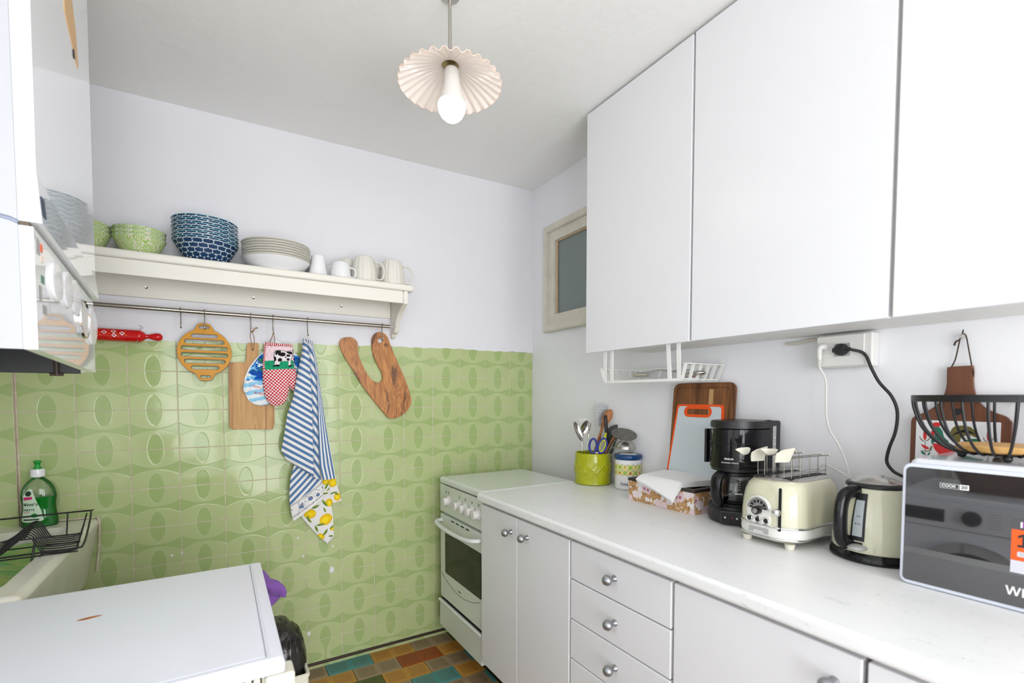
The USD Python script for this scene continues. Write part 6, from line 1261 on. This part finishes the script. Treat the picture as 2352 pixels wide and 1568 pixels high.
# purple cloth
mat('cloth_purple', S(122, 82, 156), .95, sheen=.15, bump=((420, 420, 420), .5, .002), spec=.1)
C3 = lambda pts: [(540+a*.1964, 1260+b*.1964) for a, b in pts]
no = lambda x, z, s, t: np.ones((len(x), 3))
pc = thing('cleaning_cloth', 'purple microfibre cloth draped over the back edge of the fridge', 'cloth', (-1.63, -.94, .8))
def plain(L, R, ns, nt, y, b): q = panel(L, R, ns, nt, y, b, no, .004); q.c = None; return q
part(pc, 'upper_fold', plain(C3([(180, 215), (190, 300), (220, 400), (300, 450), (400, 520)]), C3([(330, 232), (380, 290), (410, 340), (500, 360), (575, 420), (600, 485), (590, 548)]), 40, 60, -.915, lambda s, t: .008+.030*np.sin(PI*s)**.7*np.sin(PI*np.clip(t*.8+.15, 0, 1))+.004*np.sin(s*9+t*7)), 'cloth_purple', 60)
part(pc, 'lower_fold', plain(C3([(220, 400), (260, 500), (330, 600), (392, 660)]), C3([(380, 420), (470, 510), (535, 545), (480, 610), (412, 662)]), 36, 40, -.908, lambda s, t: .004+.016*np.sin(PI*s)**.7), 'cloth_purple', 60)
# bin with bag
bn = thing('waste_bin', 'cream plastic waste bin half hidden beside the fridge', 'bin', (-1.58, -.69, -.02))
bo_ = to_m3(box(-1.652, -1.508, -.868, -.52, -.02, .425, .012, 3))-to_m3(box(-1.646, -1.514, -.862, -.526, .0, .50))
part(bn, 'bucket', from_m3(bo_), 'fridge_cream', 40)
part(bn, 'rim', prism(cross(rrect(.152, .356, .014))-cross(rrect(.13, .334, .008)), .014, .004).at(-1.58, -.694, .418), 'fridge_cream')
gb_ = G(); pa = gb_.add('principled_bsdf', 'BSDF', {'base_color': S(52, 48, 46), 'roughness': .14, 'specular_ior_level': .7}); pb = gb_.add('transparent_bsdf', 'BSDF', {'color': S(150, 148, 140)})
MATS['bag_film'] = usdkit.material(stage, '/World/Looks/bag_film', gb_.n, gb_.l, surface=gb_.add('mix_closure', 'closure', {'fac': .36}, closure1=pa, closure2=pb))
bs = ball(1, 90, 50); v_ = bs.v.copy(); n1 = meshkit.fbm(v_*np.array([2.2, 2.2, 1.2])+3, 4, 5); n2 = np.abs(meshkit.fbm(v_*np.array([3.5, 3.5, 1.4]), 3, 8)-.5)*2
v_ = np.sign(v_)*np.abs(v_)**.82; v_ = v_*(1-.16*n2+.14*(n1-.5))[:, None]*np.array([.086, .155, .20]); v_[:, 2] = np.maximum(v_[:, 2], -.06)
bg_ = M(v_, bs.f).at(-1.578, -.70, .368)
single('rubbish_bag', bg_, 'bag_film', 'shiny dark grey rubbish bag bulging out of the cream bin', 'bag', smooth=50)

# ================================================================ washing machine and wicker basket left of the camera
wm = thing('washing_machine', 'white washing machine mirrored in the microwave door', 'washing machine', (-2.2, -2.03, -.02))
WY0m, WY1m, WXF, WZT = -2.34, -1.72, -1.88, .93
part(wm, 'cabinet', box(-2.5, WXF-.02, WY0m, WY1m, -.01, WZT-.03, .006), 'fridge_white'); part(wm, 'top', box(-2.51, WXF-.004, WY0m-.002, WY1m+.002, WZT-.029, WZT, .008), 'fridge_white')
fx = lambda m_, x: M(np.stack([x+m_.v[:, 2], m_.v[:, 0], m_.v[:, 1]], 1), m_.f)
part(wm, 'front', fx(prism(rrect(.612, .77, .012, (WY0m+WY1m)/2, .39), .02, .004), WXF-.02), 'fridge_white'); part(wm, 'control_panel', fx(prism(rrect(.612, .125, .01, (WY0m+WY1m)/2, .84), .024, .006), WXF-.02), 'fridge_white')
part(wm, 'display', fx(prism(rrect(.15, .06, .004, -1.83, .835), .004, .001), WXF+.003), 'black_gloss'); part(wm, 'dial', fx(prism(circle(.034, 36, -2.0, .84), .022, .006), WXF+.003), 'black_satin')
for k in range(6):
    for u_ in (-1.955, -2.075): part(wm, 'programme_line', box(WXF+.0035, WXF+.0042, u_-.022, u_+.022, .807+.013*k, .809+.013*k), 'plastic_grey', False)
dm2 = part(wm, 'porthole', fx(prism(cross(circle(.225, 64, -2.0, .50))-cross(circle(.18, 64, -2.0, .50)), .035, .012), WXF-.002), 'chrome', 40); part(dm2, 'porthole_glass', fx(prism(circle(.182, 48, -2.0, .50), .02, .006), WXF-.002), 'black_gloss')
mat('wicker', S(104, 74, 52), .7, bump=((300, 300, 120), .6, .004))
wk = thing('wicker_basket', 'brown wicker basket on the washing machine left of the camera', 'basket', (-2.2, -2.05, WZT))
for k in range(11):
    z_ = WZT+.006+.0135*k; w_, d_ = .10+.0045*k, .13+.005*k; P = rrect(2*w_, 2*d_, .05, 0, 0, 8); part(wk, 'wicker_coil', tube(np.column_stack([P[:, 0]-2.18, P[:, 1]-2.06, np.full(len(P), z_)]), .0078, 8, True), 'wicker', 60)
part(wk, 'base', box(-2.27, -2.09, -2.18, -1.94, WZT+.0, WZT+.012), 'wicker')

UsdGeom.Xformable(stage.GetPrimAtPath(mw)).AddRotateZOp().Set(2.4)

# ================================================================ unseen tree added outside the side window, leaves left out where sun patches should land
rg = np.random.default_rng(77); gaps = []
for y_, z_, r_ in ((-1.262, .795, .016), (-1.268, .76, .026), (-1.272, .725, .03), (-1.275, .69, .026), (-1.283, .655, .024), (-1.278, .62, .034), (-1.268, .585, .036), (-1.266, .55, .030), (-1.27, .52, .020), (-1.30, .70, .012), (-1.312, .64, .014)): gaps.append((np.array([-.715, y_, z_]), r_))
for x_, y_, r_ in ((-2.052, -1.418, .012), (-2.03, -1.424, .013), (-1.975, -1.50, .017), (-1.945, -1.515, .02), (-1.91, -1.53, .017)): gaps.append((np.array([x_, y_, .88]), r_))
N_ = 3000; c0 = np.array([-2.612, (WIN['y0']+WIN['y1'])/2, (WIN['z0']+WIN['z1'])/2])-SUN*3.0
lc = c0+sx_*rg.uniform(-1.5, 1.5, (N_, 1))+sy_*rg.uniform(-1.15, 1.15, (N_, 1))+SUN*rg.uniform(-.6, .6, (N_, 1)); ang_ = rg.uniform(0, 2*PI, N_); L_ = rg.uniform(.09, .16, N_)
V_, F_ = [], []
G0 = np.array([g_[0] for g_ in gaps]); GR = np.array([g_[1] for g_ in gaps])
for c_, a_, l_ in zip(lc, ang_, L_):
    u_ = sx_*math.cos(a_)+sy_*math.sin(a_); w_ = -sx_*math.sin(a_)+sy_*math.cos(a_); q_ = np.array([c_-u_*l_, c_-u_*l_*.2+w_*l_*.5-SUN*.02, c_+u_*l_, c_-u_*l_*.2-w_*l_*.5-SUN*.02, c_+u_*l_*.3+SUN*.01])
    d_ = G0-c_; d_ = d_-np.outer(d_@SUN, SUN); du, dw = d_@u_, d_@w_
    if np.any((np.abs(du) < l_+GR) & (np.abs(dw) < (l_*.5+GR)) & (np.hypot(np.maximum(np.abs(du)-l_*.75, 0), np.maximum(np.abs(dw)-l_*.36, 0)) < GR*1.15)): continue
    k_ = len(V_)*5; V_.append(q_); F_ += [(k_, k_+1, k_+4), (k_+1, k_+2, k_+4), (k_+2, k_+3, k_+4), (k_+3, k_, k_+4)]
mat('leaf_green', S(70, 110, 44), .5); mat('bark', S(92, 76, 60), .85)
tre = thing('tree', 'leafy green screen added outside the window beside the camera to break up the sun', 'tree', (c0[0], c0[1], -1.5))
part(tre, 'foliage', M(np.vstack(V_), F_), 'leaf_green', False, kind='stuff')
part(tre, 'trunk', tube(spline([(c0[0], c0[1], -1.5), (c0[0]-.05, c0[1]+.05, .5), (c0[0]+.02, c0[1], c0[2]+.6)], 20), np.linspace(.13, .04, 20), 12), 'bark', 60)
